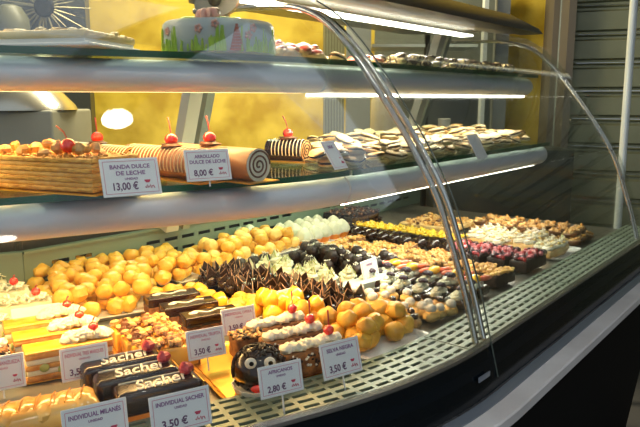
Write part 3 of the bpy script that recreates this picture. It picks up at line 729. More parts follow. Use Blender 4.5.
for k in range(24):
    a = k*2.4; q = math.sqrt(k/24)*.008; bl.ball((.004+q*math.cos(a), q*math.sin(a)-.004, .037+.0035*(1-k/24)), .0031, seg=6, rings=5)
proto('blackberry_cream_cake', 'pastry', [('chocolate_base', b.mesh('chocolate_base', choc), []), ('whipped_cream', c.mesh('whipped_cream', mering), []), ('blackberry', bl.mesh('blackberry', berryd), [])])
# cookies
def cookie_proto(kind, m1, m2, seed):
    b = MB(); b.ball((0, 0, .006), .024, 1.25, .8, .26, seg=16, rings=8, lump=.2, seed=seed); b.ball((0, 0, .015), .023, 1.2, .8, .24, seg=16, rings=8, lump=.25, seed=seed+4)
    c = MB(); c.ball((0, 0, .0105), .0225, 1.34, .92, .20, seg=14, rings=6)
    proto(kind, 'cookie', [('biscuit', b.mesh('biscuit', m1), []), ('filling', c.mesh('filling', m2), [])])
cookie_proto('filled_biscuit', cookiew, choc, 1); cookie_proto('golden_biscuit', cookie, choc, 7)
b = MB(); b.ball((0, 0, .008), .021, 1.1, .9, .4, seg=14, rings=8, lump=.3, seed=3)
c = MB(); c.ball((0, 0, .014), .016, 1.2, .95, .5, seg=12, rings=7, lump=.3)
proto('jam_biscuit', 'cookie', [('biscuit', b.mesh('biscuit', cookie), []), ('jam_centre', c.mesh('jam_centre', redcook), [])])
b = MB(); b.ball((0, 0, .008), .018, 1.1, .9, .45, seg=12, rings=8, lump=.3, seed=9); single('chocolate_chip_biscuit', 'cookie', b, mat('speckled_biscuit', (.05, .025, .015), .4, 0, (.78, .60, .28), 70, contrast=(.48, .54), vary=.1))

# ================================================================== placing
def tray(corner_px, z, kind, label, cat='tray', lip=.006, m=None, thick=.003, rim=True, zt=None):
    """flat tray with a raised rim whose corners are seen at four pixels"""
    P = [at(x, y, z) for x, y in corner_px]; c = sum(P, Vector())/4
    a = (P[1]-P[0]+P[2]-P[3])/2; b = (P[3]-P[0]+P[2]-P[1])/2; L_, W_ = a.length, b.length
    rz = math.atan2(a.y, a.x); return mktray(kind, (c.x, c.y, z), rz, L_, W_, label, cat, lip, m or whitetray, thick)
def mktray(kind, loc, rz, L_, W_, label, cat='tray', lip=.006, m=None, thick=.003, group=None):
    t = empty(kind, loc, rz); k = MB(); k.rbox((0, 0, thick/2), (L_, W_, thick), .001); link('tray_base', k.mesh('tray_base', m or whitetray), t)
    k = MB(); r = .012
    pts = []
    for (sx, sy, a0) in ((1,1,0),(-1,1,PI/2),(-1,-1,PI),(1,-1,3*PI/2)):
        for i in range(4): a = a0+PI/2*i/3; pts.append((sx*(L_/2-r)+r*math.cos(a), sy*(W_/2-r)+r*math.sin(a)))
    vs = []; n = len(pts)
    for (sc1, zz) in ((1, .001), (1+.012/L_, lip+.003), (1+.022/L_, lip+.004), (1+.022/L_, lip+.0025), (1+.006/L_, .0)):
        for x, y in pts: vs.append((x*sc1, y*(1+(sc1-1)*L_/W_), zz))
    fs = [(j*n+i, j*n+(i+1) % n, ((j+1) % 5)*n+(i+1) % n, ((j+1) % 5)*n+i) for j in range(5) for i in range(n)]
    k.verts_faces(vs, fs); link('rim', k.mesh('rim', m or whitetray), t)
    tag(t, label, cat, group); return t
def srcoords(px, py, z): p = at(px, py, z); return so_of(p.x, p.y)
def so_pt(s, o, z): x, y = plan(s, o); return Vector((x, y, z))
def bar_row(kind, h, tops, labels, group=None, dz=0, rot=0, base=None):
    base = ZD+.002 if base is None else base
    w_ = {'sacher_bar': .050, 'mandarin_cream_slice': .055, 'shaved_white_bar': .056, 'nut_heaped_bar': .056, 'chocolate_top_bar': .052, 'chocolate_cream_bar': .053}.get(kind, .05)
    P_ = [so_of(*at(px, py, base+h).xy) for px, py in tops]; of = max(P_[-1][1], .131 if kind == 'sacher_bar' else .142); pit = max(w_, (P_[0][1]-of)/max(1, len(P_)-1))
    for i, lab in enumerate(labels):
        p = so_pt(P_[i][0], of+pit*(len(P_)-1-i), 0); put(kind, (p.x, p.y, base+dz), rot_xy(p.x, p.y)+rot, lab, group)
def pile(kinds, s0, s1, o0, o1, step, z, label, group, layers=1, dz=.024, jit=.2, rotj=3.14, scl=(.92, 1.08), skip=0, mask=None, rot0=0, stepo=None, inset=None, tilt=0, stag=0, mind=.72):
    n = 0; stepo = stepo or step
    for l in range(layers):
        placed = []; a = l*(inset if inset is not None else step*.5); ns = max(1, int((s1-s0-2*a)/step+.5)); no = max(1, int((o1-o0-2*a)/stepo+.5))
        for i in range(ns):
            for j in range(no):
                if random.random() < skip*(l+1): continue
                s = s0+a+(i+.5+random.uniform(-jit, jit)+(.25 if j % 2 else -.25)*stag)*(s1-s0-2*a)/ns; o = o0+a+(j+.5+random.uniform(-jit, jit)*.7)*(o1-o0-2*a)/no
                if mask and not mask(s, o): continue
                x, y = plan(s, o)
                if any((x-u)**2+(y-v)**2 < (min(step, stepo)*mind)**2 for u, v in placed): continue
                placed.append((x, y)); k = random.choice(kinds) if isinstance(kinds, (list, tuple)) else kinds
                q = random.uniform(*scl)
                put(k, (x, y, z+l*dz+abs(tilt)*.012), PI/2-bearing_s(s)+rot0+random.uniform(-rotj, rotj), label, group, q, (random.uniform(-tilt, tilt), random.uniform(-tilt, tilt))); n += 1
    return n
def tray_so(s0, s1, o0, o1, kind, label, z=ZD+.0005, cat='tray', lip=.006, m=None):
    s, o = (s0+s1)/2, (o0+o1)/2; x, y = plan(s, o); 
    A = Vector(plan(s0, o)); B = Vector(plan(s1, o)); d = B-A
    return mktray(kind, (x, y, z), math.atan2(d.y, d.x), d.length, o1-o0, label, cat, lip, m)
DZ = ZD+.004
# --- near left corner
bar_row('milanes_bar', .048, [(36, 401)], ['yellow glazed bar cake with caramel lines in the near left corner'])
bar_row('sacher_bar', .048, [(121, 359), (136, 371), (160, 386)], ['dark chocolate bar cake reading Sacher, furthest back of the three with raspberries', 'dark chocolate bar cake reading Sacher, the middle one of the three with raspberries', 'dark chocolate bar cake reading Sacher, nearest the glass and behind its price card'], 'sacher bars')
bar_row('mandarin_cream_slice', .046, [(44, 321), (55, 332), (68, 345)], ['orange glazed cream slice furthest back of three, cherry on its cream', 'orange glazed cream slice in the middle of three, cherry on its cream', 'orange glazed layered slice in front of three, standing behind the 3,50 card'], 'mandarin cream slices')
bar_row('shaved_white_bar', .050, [(-30, 279), (-8, 290), (14, 303), (-32, 322)], ['white shaved bar at the left edge, furthest back', 'white shaved bar cake beside the big choux tray, second from the back', 'white shaved bar cake beside the orange slices, with cherry at the left edge', 'white shaved bar cut by the left edge, in front of the other shaved bars'], 'white shaved bars')
bar_row('chocolate_cream_bar', .045, [(-32, 352)], ['cream topped cake cut off by the left edge above a price card'])
bar_row('nut_heaped_bar', .045, [(141, 322), (152, 331), (165, 342)], ['nut heaped bar furthest back of the three nut bars', 'nut heaped bar in the middle of the three nut bars', 'nut heaped bar nearest the glass, behind the small 3,50 card'], 'nut heaped bars')
bar_row('chocolate_top_bar', .042, [(172, 294), (189, 303), (210, 312)], ['chocolate topped bar with white icing loop, furthest back of three', 'chocolate topped bar with white icing loop, middle of three', 'chocolate topped bar with white icing loop, nearest of three'], 'chocolate topped bars')
# gold tray with the africano and the cream bars
p = at(240, 372, ZD); mktray('gold_tray', (p.x+.03, p.y+.03, ZD+.0005), rot_xy(p.x, p.y), .20, .205, 'gold cardboard tray holding the chocolate face cake', 'tray', .004, gold)
p = at(262, 394, ZD+.006); put('chocolate_face_cake', (p.x-.006, p.y+.016, ZD+.005), R(6), 'round chocolate cake with white icing eyes and red mouth', None, 1.17)
bar_row('chocolate_cream_bar', .050, [(276, 321), (297, 334), (319, 348)], ['coconut chocolate bar with white cream ridge, furthest back of three with cherries', 'coconut chocolate bar with white cream ridge, the middle one of three', 'coconut chocolate bar with white cream ridge, nearest of three behind its price card'], 'chocolate cream bars', base=ZD+.004)
p = at(248, 338, ZD+.04); put('crumb_block', (p.x, p.y, ZD+.004), rot_xy(p.x, p.y), 'brown crumb covered cake piece behind the chocolate face cake', None, 1.0)
# --- choux at the back left
tray_so(-.70, -.46, .60, .98, 'white_tray', 'large white tray heaped with golden choux buns at the back left')
N1 = pile(['choux_bun', 'choux_bun_lumpy', 'choux_bun_round'], -.70, -.42, .60, 1.02, .043, DZ, 'golden choux bun heaped on the big white tray at the back left', 'choux buns on the large back left tray', 2, .027, .3, tilt=.35, stag=1)
tray_so(-.26, .03, .77, .93, 'white_tray', 'narrow white tray of choux buns with a grey card among them', z=ZD+.002)
pile(['choux_bun', 'choux_bun_lumpy', 'choux_bun_round'], -.40, .03, .765, .97, .030, DZ+.002, 'golden choux bun on the narrow white tray behind the dark pointed cakes', 'choux buns on the narrow tray', 2, .025, .3, mind=1.15, tilt=.35, stag=1)
tray_so(.06, .42, .80, .97, 'white_tray', 'white tray of yellow choux buns against the slotted rear panel')
pile(['choux_bun', 'sugared_bun', 'choux_bun_round'], .06, .43, .80, .98, .042, DZ, 'yellow choux bun on the tray against the slotted rear panel', 'choux buns against the rear panel', 2, .026, .3, skip=.04, tilt=.35, stag=1)
# glazed yolk buns with empty white board
tray_so(-.42, -.13, .43, .70, 'white_tray', 'half empty white tray with yellow glazed buns beside the dark pointed cakes')
pile(['glazed_yolk_bun', 'choux_bun_round'], -.42, -.14, .44, .55, .044, DZ, 'shiny yellow glazed bun on the half empty white tray', 'glazed buns on the half empty tray', 1, .026, .2)
pile(['glazed_yolk_bun', 'choux_bun_round'], -.42, -.30, .56, .68, .044, DZ, 'shiny yellow glazed bun on the half empty white tray', 'glazed buns on the half empty tray', 1, .026, .2)
pile(['glazed_yolk_bun'], -.26, -.16, .36, .46, .040, DZ, 'tall yellow glazed bun stacked between the two price cards', 'glazed buns between the price cards', 2, .03, .15)
# front choux pile
tray_so(-.225, -.015, .122, .34, 'white_tray', 'white tray of golden choux buns against the front grille')
pile(['choux_bun', 'choux_bun_lumpy', 'choux_bun_round'], -.205, -.015, .135, .275, .040, DZ, 'golden choux bun on the white tray next to the front grille', 'choux buns by the front grille', 2, .024, .3, inset=.016, tilt=.4, stag=1)
pile(['glazed_yolk_bun', 'sugared_bun'], -.225, -.12, .29, .41, .036, DZ, 'small glazed yellow bun behind the cream bars with cherries', 'small buns behind the cream bars', 2, .024, .25, inset=.012)
# pointed dark cakes, white peaks, truffles
tray_so(-.16, .06, .42, .73, 'dark_tray', 'dark tray under the pointed chocolate cakes', m=chocmatt)
pile('pointed_chocolate_cake', -.16, .05, .44, .74, .037, DZ, 'small dark cake crowned with pointed chocolate shards', 'pointed chocolate cakes', 2, .012, .4, skip=.08, tilt=.35, stag=1, mask=lambda s, o: o > .5 or s > -.10)
pile('pointed_chocolate_cake', -.09, .065, .31, .44, .036, DZ, 'small dark cake crowned with pointed chocolate shards, near the frosted stand', 'pointed chocolate cakes by the frosted stand', 2, .012, .4, tilt=.35, stag=1)
pile('white_peak_cake', .07, .21, .43, .72, .044, DZ, 'white peaked petit four with green lines and white leaves', 'white peaked petit fours', 1, .014, .4, tilt=.25, stag=1, scl=(.9, 1.15))
tray_so(.235, .36, .38, .72, 'black_tray', 'long black tray under the dark sprinkled truffles', m=chocmatt)
pile('dark_truffle', .23, .36, .38, .72, .038, DZ, 'dark truffle in a brown paper cup with white sprinkles', 'dark sprinkled truffles', 2, .020, .3, tilt=.2, stag=1)
pile('dark_truffle', .08, .20, .73, .78, .038, DZ, 'dark truffle behind the white peaked petit fours', 'truffles behind the white peaks', 1, .020, .2)
tray_so(.41, .68, .79, .95, 'meringue_tray', 'white tray of meringue topped orange cups')
pile('meringue_cup', .42, .67, .79, .95, .050, DZ, 'white meringue dome in an orange cup, under the lamp housing', 'meringue cups', 1, .02, .12, scl=(1.0, 1.12), stag=1)
pile('meringue_cup', .30, .38, .97, 1.0, .046, DZ, 'white meringue dome standing alone by the rear panel', 'meringue cups by the rear panel', 1, .02, .08)
pile('caramel_nut_square', .39, .55, .33, .72, .056, DZ, 'square pastry heaped with caramelised nuts', 'caramel nut squares', 1, .02, .25, rotj=.25, stepo=.048, tilt=.15, stag=1)
pile('dark_chocolate_ball', .58, .64, .38, .76, .046, DZ, 'shiny dark chocolate ball beside the yellow topped bars', 'dark chocolate balls', 1, .02, .15, scl=(1.15, 1.3))
tray_so(.66, .77, .40, .82, 'brown_tray', 'brown tray under the yellow topped bars', m=milk)
pile('yellow_topped_bar', .67, .78, .42, .82, .10, DZ+.004, 'chocolate bar with bright yellow topping behind the chocolate balls', 'yellow topped bars', 1, .02, .05, rotj=.1, stepo=.042, scl=(1.15, 1.2))
pile('glossy_chocolate_bar', .68, .86, .80, .96, .09, DZ, 'crumbly chocolate bar cake at the back under the lamp housing', 'crumbly chocolate bars at the back', 2, .028, .1, rotj=.15, stepo=.052, scl=(1, 1.1), inset=.01)
# small puffs near the front
pile(['cream_dot_puff', 'cream_dot_puff', 'cream_dot_puff', 'chocolate_bean_puff'], .05, .15, .13, .38, .035, DZ, 'small puff topped with a white cream ball', 'cream dot puffs', 1, .02, .25, tilt=.15, stag=1, scl=(1.0, 1.2))
pile(['chocolate_bean_puff', 'chocolate_bean_puff', 'cream_dot_puff'], -.04, .045, .14, .30, .035, DZ, 'small golden puff topped with a dark chocolate bean', 'chocolate bean puffs', 1, .02, .3, tilt=.2, stag=1, scl=(1.0, 1.2))
# fruit cakes
pile('blackberry_cream_cake', .16, .21, .13, .42, .055, DZ, 'cream cake with a blackberry beside the small puffs', 'blackberry cream cakes', 1, .02, .1, rotj=.2, stepo=.052, tilt=.1, scl=(1.05, 1.15))
pile('fruit_cream_cake', .235, .325, .13, .42, .10, DZ, 'cream cake with mandarin, strawberry and blackberry', 'fruit cream cakes', 1, .02, .1, rotj=.12, stepo=.055, tilt=.08, scl=(1.05, 1.12))
pile('almond_topped_bar', .37, .47, .13, .30, .10, DZ, 'almond topped bar behind the fruit cream cakes', 'almond topped bars', 1, .02, .1, rotj=.12, stepo=.050, tilt=.08, scl=(1.05, 1.15))
pile('berry_topped_bar', .53, .68, .13, .39, .14, DZ, 'chocolate bar covered in red berries', 'berry bars', 1, .02, .08, rotj=.12, stepo=.064, scl=(1.14, 1.18), tilt=.05)
tray_so(.76, .92, .125, .44, 'cream_tray', 'white tray under the ruffled cream cakes')
pile('ruffled_cream_cake', .76, .92, .13, .44, .072, DZ, 'ruffled cream cake with yellow dots', 'ruffled cream cakes', 1, .02, .1, rotj=.3, tilt=.1, scl=(1.2, 1.35), stag=1)
pile('nut_tartlet', .95, 1.115, .13, .52, .050, DZ, 'small nut tartlet at the far end of the case', 'nut tartlets', 2, .022, .15, tilt=.2, inset=.012, scl=(1.05, 1.2))
# flat tray with flat nut tart at the far back
x, y = plan(.98, .64); bb = MB(); bb.rbox((0, 0, .012), (.22, .20, .020), .006)
proto('flat_nut_tart', 'tart', [('tart_base', bb.mesh('tart_base', cookie), []), ('nut_topping', bits(190, .21, .19, .022, .004, .008, 41, mats=3).mesh('nut_topping', [nutm, milk, cookie]), [])])
put('flat_nut_tart', (x, y, DZ), rot_xy(x, y), 'large flat nut tart at the far back beyond the chocolate balls')

# ================================================================== LOWER GLASS SHELF
LS = LOWZ+.012
# layered puff pastry cake
b = MB(); rd = random.Random(8)
for i in range(7):
    b.mi = i % 2; L_, W_, H_ = .345-.004*(i % 2), .115-.004*(i % 2), .0075
    b.rbox((0, 0, .003+H_*(i+.5)), (L_, W_, H_), .002, n=2)
fl = bits(330, .35, .12, .028, .0015, .0035, 6); 
for v in fl.bm.verts: v.co.z = .004+abs(math.sin(v.co.x*913+v.co.y*771))*.0+v.co.z-.004
wn = bits(30, .32, .10, .060, .008, .014, 12, mats=2)
cr_ = [cherry_mesh(.0125, (-.115, -.02, .062), (.9, .1), .04), cherry_mesh(.0125, (.105, -.03, .062), (-1.2, .5), .034)]
proto('layered_puff_cake', 'cake', [board(.37, .135), ('pastry_layers', b.mesh('pastry_layers', [mat('puff_crust', (.50, .22, .03), .6, 0, (.80, .48, .10), 60, .8, 120, aniso=(1, 1, 4)), mat('puff_cream', (.80, .50, .14), .5, 0, (.66, .34, .06), 50, .5)]), []), ('walnut_topping', wn.mesh('walnut_topping', [nutm, walnut]), []), ('pastry_crumbs', bits(260, .34, .11, .055, .002, .004, 6).mesh('pastry_crumbs', nutm), [])]+cr_)
p = at(20, 190, LS); put('layered_puff_cake', (p.x+.0, p.y+.055, LS), R(-21), 'layered puff pastry cake with walnuts and cherries at the left of the lower shelf')
p = at(134, 196, LS)
def roll(kind, L, r, bodym, spiralc, cherry=True, stripe=None, cpos=.3):
    b = MB(); b.tube([(0, -L/2, r), (0, -L/2+.004, r), (0, L/2-.004, r), (0, L/2, r)], r, 28)
    # spiral end face
    s_ = MB(); pts = [((r*.92-r*.85*t)*math.cos(t*18), -L/2-.0006, r+(r*.92-r*.85*t)*math.sin(t*18)) for t in [i/80 for i in range(81)]]; s_.tube(pts, r*.07, 5)
    e = MB(); e.lathe([(r*.97, 0), (r*.97, .001)], 28, M=Matrix.Translation((0, -L/2, r)) @ Matrix.Rotation(PI/2, 4, 'X'))
    parts = [board(r*2.5, L+.03), ('roll_body', b.mesh('roll_body', bodym), []), ('cut_face', e.mesh('cut_face', spiralc[0]), [('filling_spiral', s_.mesh('filling_spiral', spiralc[1]))])]
    if stripe:
        t = MB(); n = int(L/.0105)
        for k in range(n):
            y = -L/2+.008+k*(L-.012)/n; t.tube([(r*1.01*math.cos(a), y+.006*math.cos(a), r+r*1.01*math.sin(a)) for a in [R(-25)+R(230)*i/14 for i in range(15)]], .0012, 5)
        parts.append(('icing_stripes', t.mesh('icing_stripes', stripe), []))
    if cherry:
        parts.append(('icing_leaf', (lambda q: q.ball((0, -L*cpos, 2*r+.003), .017, 1.0, 1.3, .3, seg=12, rings=6, lump=.5))(MB()).mesh('icing_leaf', milk), []))
        parts.append(cherry_mesh(.0125, (0, -L*cpos, 2*r+.003), (.25, .5), .035))
    proto(kind, 'roll cake', parts)
dulce = mat('dulce_icing', (.46, .20, .07), .35, 0, (.68, .38, .16), 14, .2)
stripecream = mat('stripe_cream', (.86, .72, .48), .4)
roll('chocolate_striped_roll', .26, .027, milk, (sponge, choc), True, stripecream, .02)
roll('caramel_roll', .24, .029, mat('caramel_icing', (.14, .055, .02), .35, 0, (.30, .13, .05), 30), (sponge, choc), True, stripecream, .05)
roll('pink_cream_roll', .25, .030, dulce, (cream, milk), True, None, -.02)
roll('dark_roll', .10, .026, choc, (sponge, choc), True, stripecream, .0)
def roll_at(kind, px, py, z, rz, label): p = at(px, py, z); put(kind, (p.x, p.y, LS), rz, label)
roll_at('chocolate_striped_roll', 97, 157, LS+.027, R(50), 'chocolate roll with cream stripes and a cherry, behind the layered puff cake')
roll_at('caramel_roll', 168, 162, LS+.029, R(50), 'brown striped roll cake with a cherry behind the 13,00 card')
roll_at('pink_cream_roll', 212, 161, LS+.030, R(50), 'pinkish cream roll with spiral end behind the 8,00 card')
roll_at('dark_roll', 288, 150, LS+.026, R(62), 'short dark chocolate roll with white stripes and one cherry')
# cookies on the right part of the lower shelf
x, y = plan(.40, .52)
pile(['filled_biscuit', 'golden_biscuit', 'filled_biscuit'], -.06, 1.12, .36, .76, .054, LS, 'oval chocolate filled biscuit piled on the lower glass shelf', 'biscuits on the lower shelf', 2, .018, .4, rotj=1.4, stepo=.040, inset=.004, mind=.62, tilt=.3, stag=1, scl=(.78, .95), mask=lambda s, o: s > -.07+(o-.36)*1.2)
pile(['filled_biscuit', 'golden_biscuit'], .10, 1.12, .44, .66, .10, LS+.034, 'oval chocolate filled biscuit piled on the lower glass shelf', 'biscuits on the lower shelf', 1, .021, .5, rotj=1.5, stepo=.07, tilt=.3, stag=1, mask=lambda s, o: s > .0+(o-.36)*1.2)
# ================================================================== UPPER GLASS SHELF
US = UPZ+.012
c = atd(222, 54, 1.30); k = MB(); r = .107
cz = US
b = MB(); b.lathe([(r-.002, .001), (r, .004), (r*1.002, .045), (r*.985, .056), (r*.94, .061), (0.02, .062)], 56)
gr = MB(); rd = random.Random(5)
for i in range(170):
    a = rd.uniform(0, 2*PI); h = rd.uniform(.010, .028); 
    if rd.random() < .15: h = .044
    q = r*1.004; pts = [(q*math.cos(a+.02*t*rd.uniform(-1, 1)), q*math.sin(a+.05*t*math.sin(i)), .003+h*t) for t in (0, .5, 1)]
    gr.tube(pts, .0030, 5, rend=.0018)
fw = MB()
for a, h in ((-1.9, .042), (-1.62, .050), (-.95, .045), (-1.05, .032), (-2.6, .04), (.4, .04), (1.5, .045)):
    for j in range(5): t = j*2*PI/5; fw.ball(((r*1.01)*math.cos(a+.045*math.cos(t)), (r*1.01)*math.sin(a+.045*math.cos(t)), h+.005*math.sin(t)), .0033, seg=7, rings=5)
rf = MB(); A0 = -1.26
for j in range(9):
    h0 = .004+j*.0052; w_ = .24*(1-j/9.5)
    for i in range(5):
        a = A0-w_/2+w_*(i+.5)/5; rf.box((r*1.008*math.cos(a), r*1.008*math.sin(a), h0+.0025), (.004, r*w_/5*.94, .0046), rz=a)
rose = MB()
for j in range(9): a = j*.7; rose.ball((.012*math.cos(a)-.02, .012*math.sin(a), .070+.001*j), .013, 1, .5, 1, seg=8, rings=6, rz=a)
lf = MB()
for (x_, y_, a) in ((.012, -.01, .3), (-.055, 0, 2.9), (.035, 0, 1.0)): lf.ball((x_, y_, .067), .019, 1.3, .6, .35, seg=10, rings=6, rz=a)
dk = MB(); dk.ball((-.008, .012, .083), .012, 1.2, .9, .8, lump=.4)
proto('decorated_cake', 'cake', [('fondant_body', b.mesh('fondant_body', blueic), []), ('green_icing_grass', gr.mesh('green_icing_grass', greenic), []), ('icing_flowers', fw.mesh('icing_flowers', pinkic), []), ('red_brick_roof', rf.mesh('red_brick_roof', brickic, False), []), ('pink_rose', rose.mesh('pink_rose', pinkic), []), ('green_leaves', lf.mesh('green_leaves', greenic), []), ('dark_figure', dk.mesh('dark_figure', milk), [])])
u = (222-320)/F; Yc = 1.30; put('decorated_cake', (u*Yc*1.0, Yc, US), R(8), 'pale blue round cake with green icing grass and a red brick triangle')
b = MB(); b.rbox((0, 0, .009), (.30, .16, .014), .002); c2 = bits(120, .29, .15, .020, .006, .013, 50, lump=.4)
c3 = MB(); c3.rbox((0, 0, .020), (.306, .166, .014), .005)
p = atd(38, 45, 1.12); b0 = MB(); b0.rbox((0, 0, .004), (.32, .17, .006), .002)
for v in c2.bm.verts: v.co.z = .027+(v.co.z-.020)*.4
proto('yellow_iced_slab', 'cake', [('white_board', b0.mesh('white_board', whitetray), []), ('cake_slab', b.mesh('cake_slab', whitetray), []), ('yellow_icing', c3.mesh('yellow_icing', yicing), []), ('icing_peaks', c2.mesh('icing_peaks', yicing), [])])
put('yellow_iced_slab', (p.x-.03, 1.17, US), R(-12), 'flat white board with yellow iced slab cake at the left of the top shelf')
pile('jam_biscuit', -.10, .12, .45, .60, .042, US, 'red jam biscuit on the upper glass shelf', 'jam biscuits on the top shelf', 2, .013, .3, inset=.01, tilt=.35, stag=1)
pile(['golden_biscuit', 'jam_biscuit', 'filled_biscuit'], .14, .36, .45, .55, .05, US, 'pale biscuit in the middle of the upper glass shelf', 'pale biscuits on the top shelf', 1, .018, .3, tilt=.35, stag=1)
pile('chocolate_chip_biscuit', .38, 1.12, .42, .58, .040, US, 'dark speckled biscuit at the right of the upper glass shelf', 'speckled biscuits on the top shelf', 2, .014, .3, inset=.008, tilt=.35, stag=1)
# ================================================================== PRICE CARDS
def card(cx, cy, zc, w, h, title, sub, price, label, tilt=18, turn=0, back=False, tm=None, base=ZD, roll_=0, plain=False, stand=True):
    p = at(cx, cy, zc); t = empty('price_card', (p.x, p.y, zc), rot_xy(p.x, p.y)+R(turn)); t.rotation_euler.x = R(-tilt); t.rotation_euler.y = R(roll_)
    tag(t, label, 'price card')
    k = MB(); k.rbox((0, 0, 0), (w, .0016, h), .0007, n=1); link('card', k.mesh('card', paper if not plain else mat('frosted_card', (.62, .62, .58), .4)), t)
    R90 = Matrix.Rotation(PI/2, 4, 'X')
    if not back and not plain:
        k = MB(); e = .0022*w/.075
        for (x_, z_, a, b_) in ((0, h/2-.0045, w-.009, e*.3), (0, -h/2+.0045, w-.009, e*.3), (-w/2+.0045, 0, e*.3, h-.009), (w/2-.0045, 0, e*.3, h-.009)): k.box((x_, -.0010, z_), (a, .0003, b_))
        link('border', k.mesh('border', pinkline, False), t)
        def put_t(nm, txt, size, x_, z_, m, wd=None):
            me = text_mesh(txt, size, m, wd, ext=.0001, off=size*.022); me.transform(Matrix.Translation((x_, -.0013, z_)) @ R90); return link(nm, me, t)
        if isinstance(title, str): title = [title]
        for i, q in enumerate(title): put_t('title_lettering', q, h*.15, 0, h*(.27-.17*i), tm or titleink, min(w*.80, w*.062*len(q)))
        if sub: put_t('small_lettering', sub, h*.085, 0, h*(.12-.17*(len(title)-1)), tm or titleink)
        if price: put_t('price_lettering', price, h*.27, -w*.12, -h*.25, ink, w*.42)
        lg = MB(); lg.lathe([(.0022, -.0026), (.0042, .0008), (.0034, .0012)], 10, M=Matrix.Translation((w*.27, -.0012, -h*.12)) @ Matrix.Diagonal((w/.075, .1, w/.075, 1)).to_4x4())
        lg.tube([(w*(.22+.018*i), -.0012, -h*(.28+.05*math.sin(i*2.3))) for i in range(10)], .0006, 4)
        link('red_logo', lg.mesh('red_logo', redink), t)
    if stand:
        g = MB(); dz_ = zc-h*.5-base
        if dz_ > .004:
            g.tube([(0, .002, -h*.5), (0, .003+dz_*math.tan(R(tilt))*0, -h*.5-dz_/math.cos(R(tilt)))], .0014, 6); link('clear_stand', g.mesh('clear_stand', clearpl), t)
    return t
card(281, 379, ZD+.062, .070, .046, 'AFRICANOS', 'UNIDAD', '2,80 €', 'white price card reading AFRICANOS 2,80 in front of the chocolate face cake', 14)
card(181, 411, ZD+.055, .082, .052, 'INDIVIDUAL SACHER', 'UNIDAD', '3,50 €', 'white price card reading INDIVIDUAL SACHER 3,50 by the front grille', 14)
card(96, 425, ZD+.055, .080, .054, 'INDIVIDUAL MILANÉS', 'UNIDAD', '3,50 €', 'white price card reading INDIVIDUAL MILANÉS at the bottom edge', 14)
card(85, 362, ZD+.052, .073, .052, 'INDIVIDUAL TRES MARQUES', 'UNIDAD', '3,50€', 'price card 3,50 leaning on the orange glazed slices', 12, tm=pinkline)
card(2, 373, ZD+.040, .066, .054, 'BANDA MANZUEZA', 'UNIDAD', '', 'price card cut off by the left edge under a cream topped cake', 12, tm=pinkline)
card(206, 343, ZD+.050, .068, .050, 'INDIVIDUAL TRUFITA', 'UNIDAD', '3,50 €', 'price card 3,50 standing in front of the nut heaped bars', 16, tm=pinkline)
card(239, 320, ZD+.055, .068, .048, 'INDIVIDUAL OPERA', 'UNIDAD', '3,50 €', 'price card at the end of the chocolate topped bars with icing loops', 16, tm=pinkline)
card(283, 301, ZD+.046, .066, .046, 'INDIVIDUAL YEMA', 'UNIDAD', '3,50 €', 'pink printed price card behind the cream bars, in front of the pointed cakes', 16, tm=pinkline)
card(341, 358, ZD+.058, .076, .056, 'SELVA NEGRA', 'UNIDAD', '3,50 €', 'price card 3,50 between the cream bars and the front choux tray', 16)
card(370, 270, ZD+.050, .068, .052, 'UNIDAD', '', '', 'small bare price card standing among the white peaks and dark truffles', 14, tm=titleink)
card(36, 311, ZD+.056, .088, .020, '', '', '', 'blank back of a white card behind the orange glazed slices', 10, back=True)
card(140, 266, ZD+.035, .062, .036, '', '', '', 'grey frosted card standing in the narrow choux tray', 14, plain=True)
card(131, 177, LS+.032, .086, .058, ['BANDA DULCE', 'DE LECHE'], 'UNIDAD', '13,00 €', 'price card reading 13,00 in front of the rolls on the lower shelf', 22, base=LS)
card(208, 165, LS+.036, .080, .054, ['ARROLLADO', 'DULCE DE LECHE'], '', '8,00 €', 'price card reading ARROLLADO DULCE DE LECHE 8,00', 16, base=LS)
card(334, 155, LS+.034, .050, .066, 'UNIDAD', '', '', 'narrow price card at the left end of the biscuits', 34, turn=8, base=LS, stand=False)
card(477, 146, LS+.034, .058, .066, '', '', '', 'narrow price card in front of the far biscuits', 30, back=True, base=LS, stand=False)
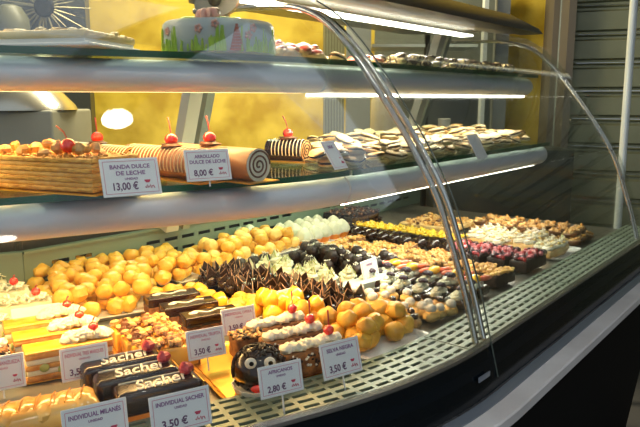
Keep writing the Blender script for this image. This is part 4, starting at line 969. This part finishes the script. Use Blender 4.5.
# frosted stand lying between the choux and the pointed cakes
A = at(322, 292, ZD+.03); B = at(392, 273, ZD+.03)
g = MB(); d = (B-A); g.rbox((0, 0, 0), (d.length, .045, .003), .0012); g.rbox((d.length*0, -.021, -.014), (d.length, .003, .028), .001)
o = link('frosted_stand', g.mesh('frosted_stand', mat('frosted_plastic', (.50, .58, .54), .25, 0, spec=.6)), None, ((A.x+B.x)/2, (A.y+B.y)/2, ZD+.03), math.atan2(d.y, d.x)); tag(o, 'clear grey plastic stand lying between the front choux and the dark cakes', 'stand')

# ================================================================== LIGHT
w = bpy.data.worlds.new('world'); sc.world = w; w.use_nodes = True
w.node_tree.nodes['Background'].inputs[0].default_value = (.78, .88, 1, 1); w.node_tree.nodes['Background'].inputs[1].default_value = .62
def area(name, loc, size, size_y, power, col, rot=(0, 0, 0)):
    l = bpy.data.lights.new(name, 'AREA'); l.shape = 'RECTANGLE'; l.size = size; l.size_y = size_y; l.energy = power; l.color = col
    o = bpy.data.objects.new(name, l); COL.objects.link(o); o.location = loc; o.rotation_euler = rot; return o
COOL = (1, .96, .80); WARM = (1, .57, .21)
def lampline(o, z, s0, s1, w, power, col, tilt=0, n=1):
    for k in range(n):
        a = s0+(s1-s0)*k/n; b = s0+(s1-s0)*(k+1)/n; m = (a+b)/2; x, y = plan(m, o)
        area('case_lamp', (x, y, z), abs(b-a)*.98, w, power/n, col, (tilt, 0, PI/2-bearing_s(m)))
lampline(.55, Z(.203), -.1, SR-.25, .04, 11, COOL)
lampline(.43, Z(.003), .02, SR-.07, .035, 5, COOL)
lampline(.375, Z(-.231), .14, SR-.04, .03, 4.6, COOL)
lampline(.60, Z(.27), SL, -.15, .05, 5, (1, .76, .42), n=3)
lampline(.445, Z(.010), SL, -.03, .025, 6, WARM, n=4)
lampline(.385, Z(-.224), SL, -.03, .025, 9.5, WARM, n=4)
# unseen area light added to brighten the yellow back wall
area('wall_fill_light', (-.6, 3.0, 2.75), 1.8, .5, 100, (1, .88, .60))
sc.view_settings.view_transform = 'Standard'; sc.view_settings.look = 'None'; sc.view_settings.exposure = 0; sc.view_settings.gamma = 1; sc.view_settings.use_curve_mapping = False
sc.cycles.use_denoising = True; sc.cycles.max_bounces = 10; sc.cycles.transparent_max_bounces = 24; sc.cycles.caustics_reflective = False; sc.cycles.caustics_refractive = False
sc.cycles.sample_clamp_indirect = 4
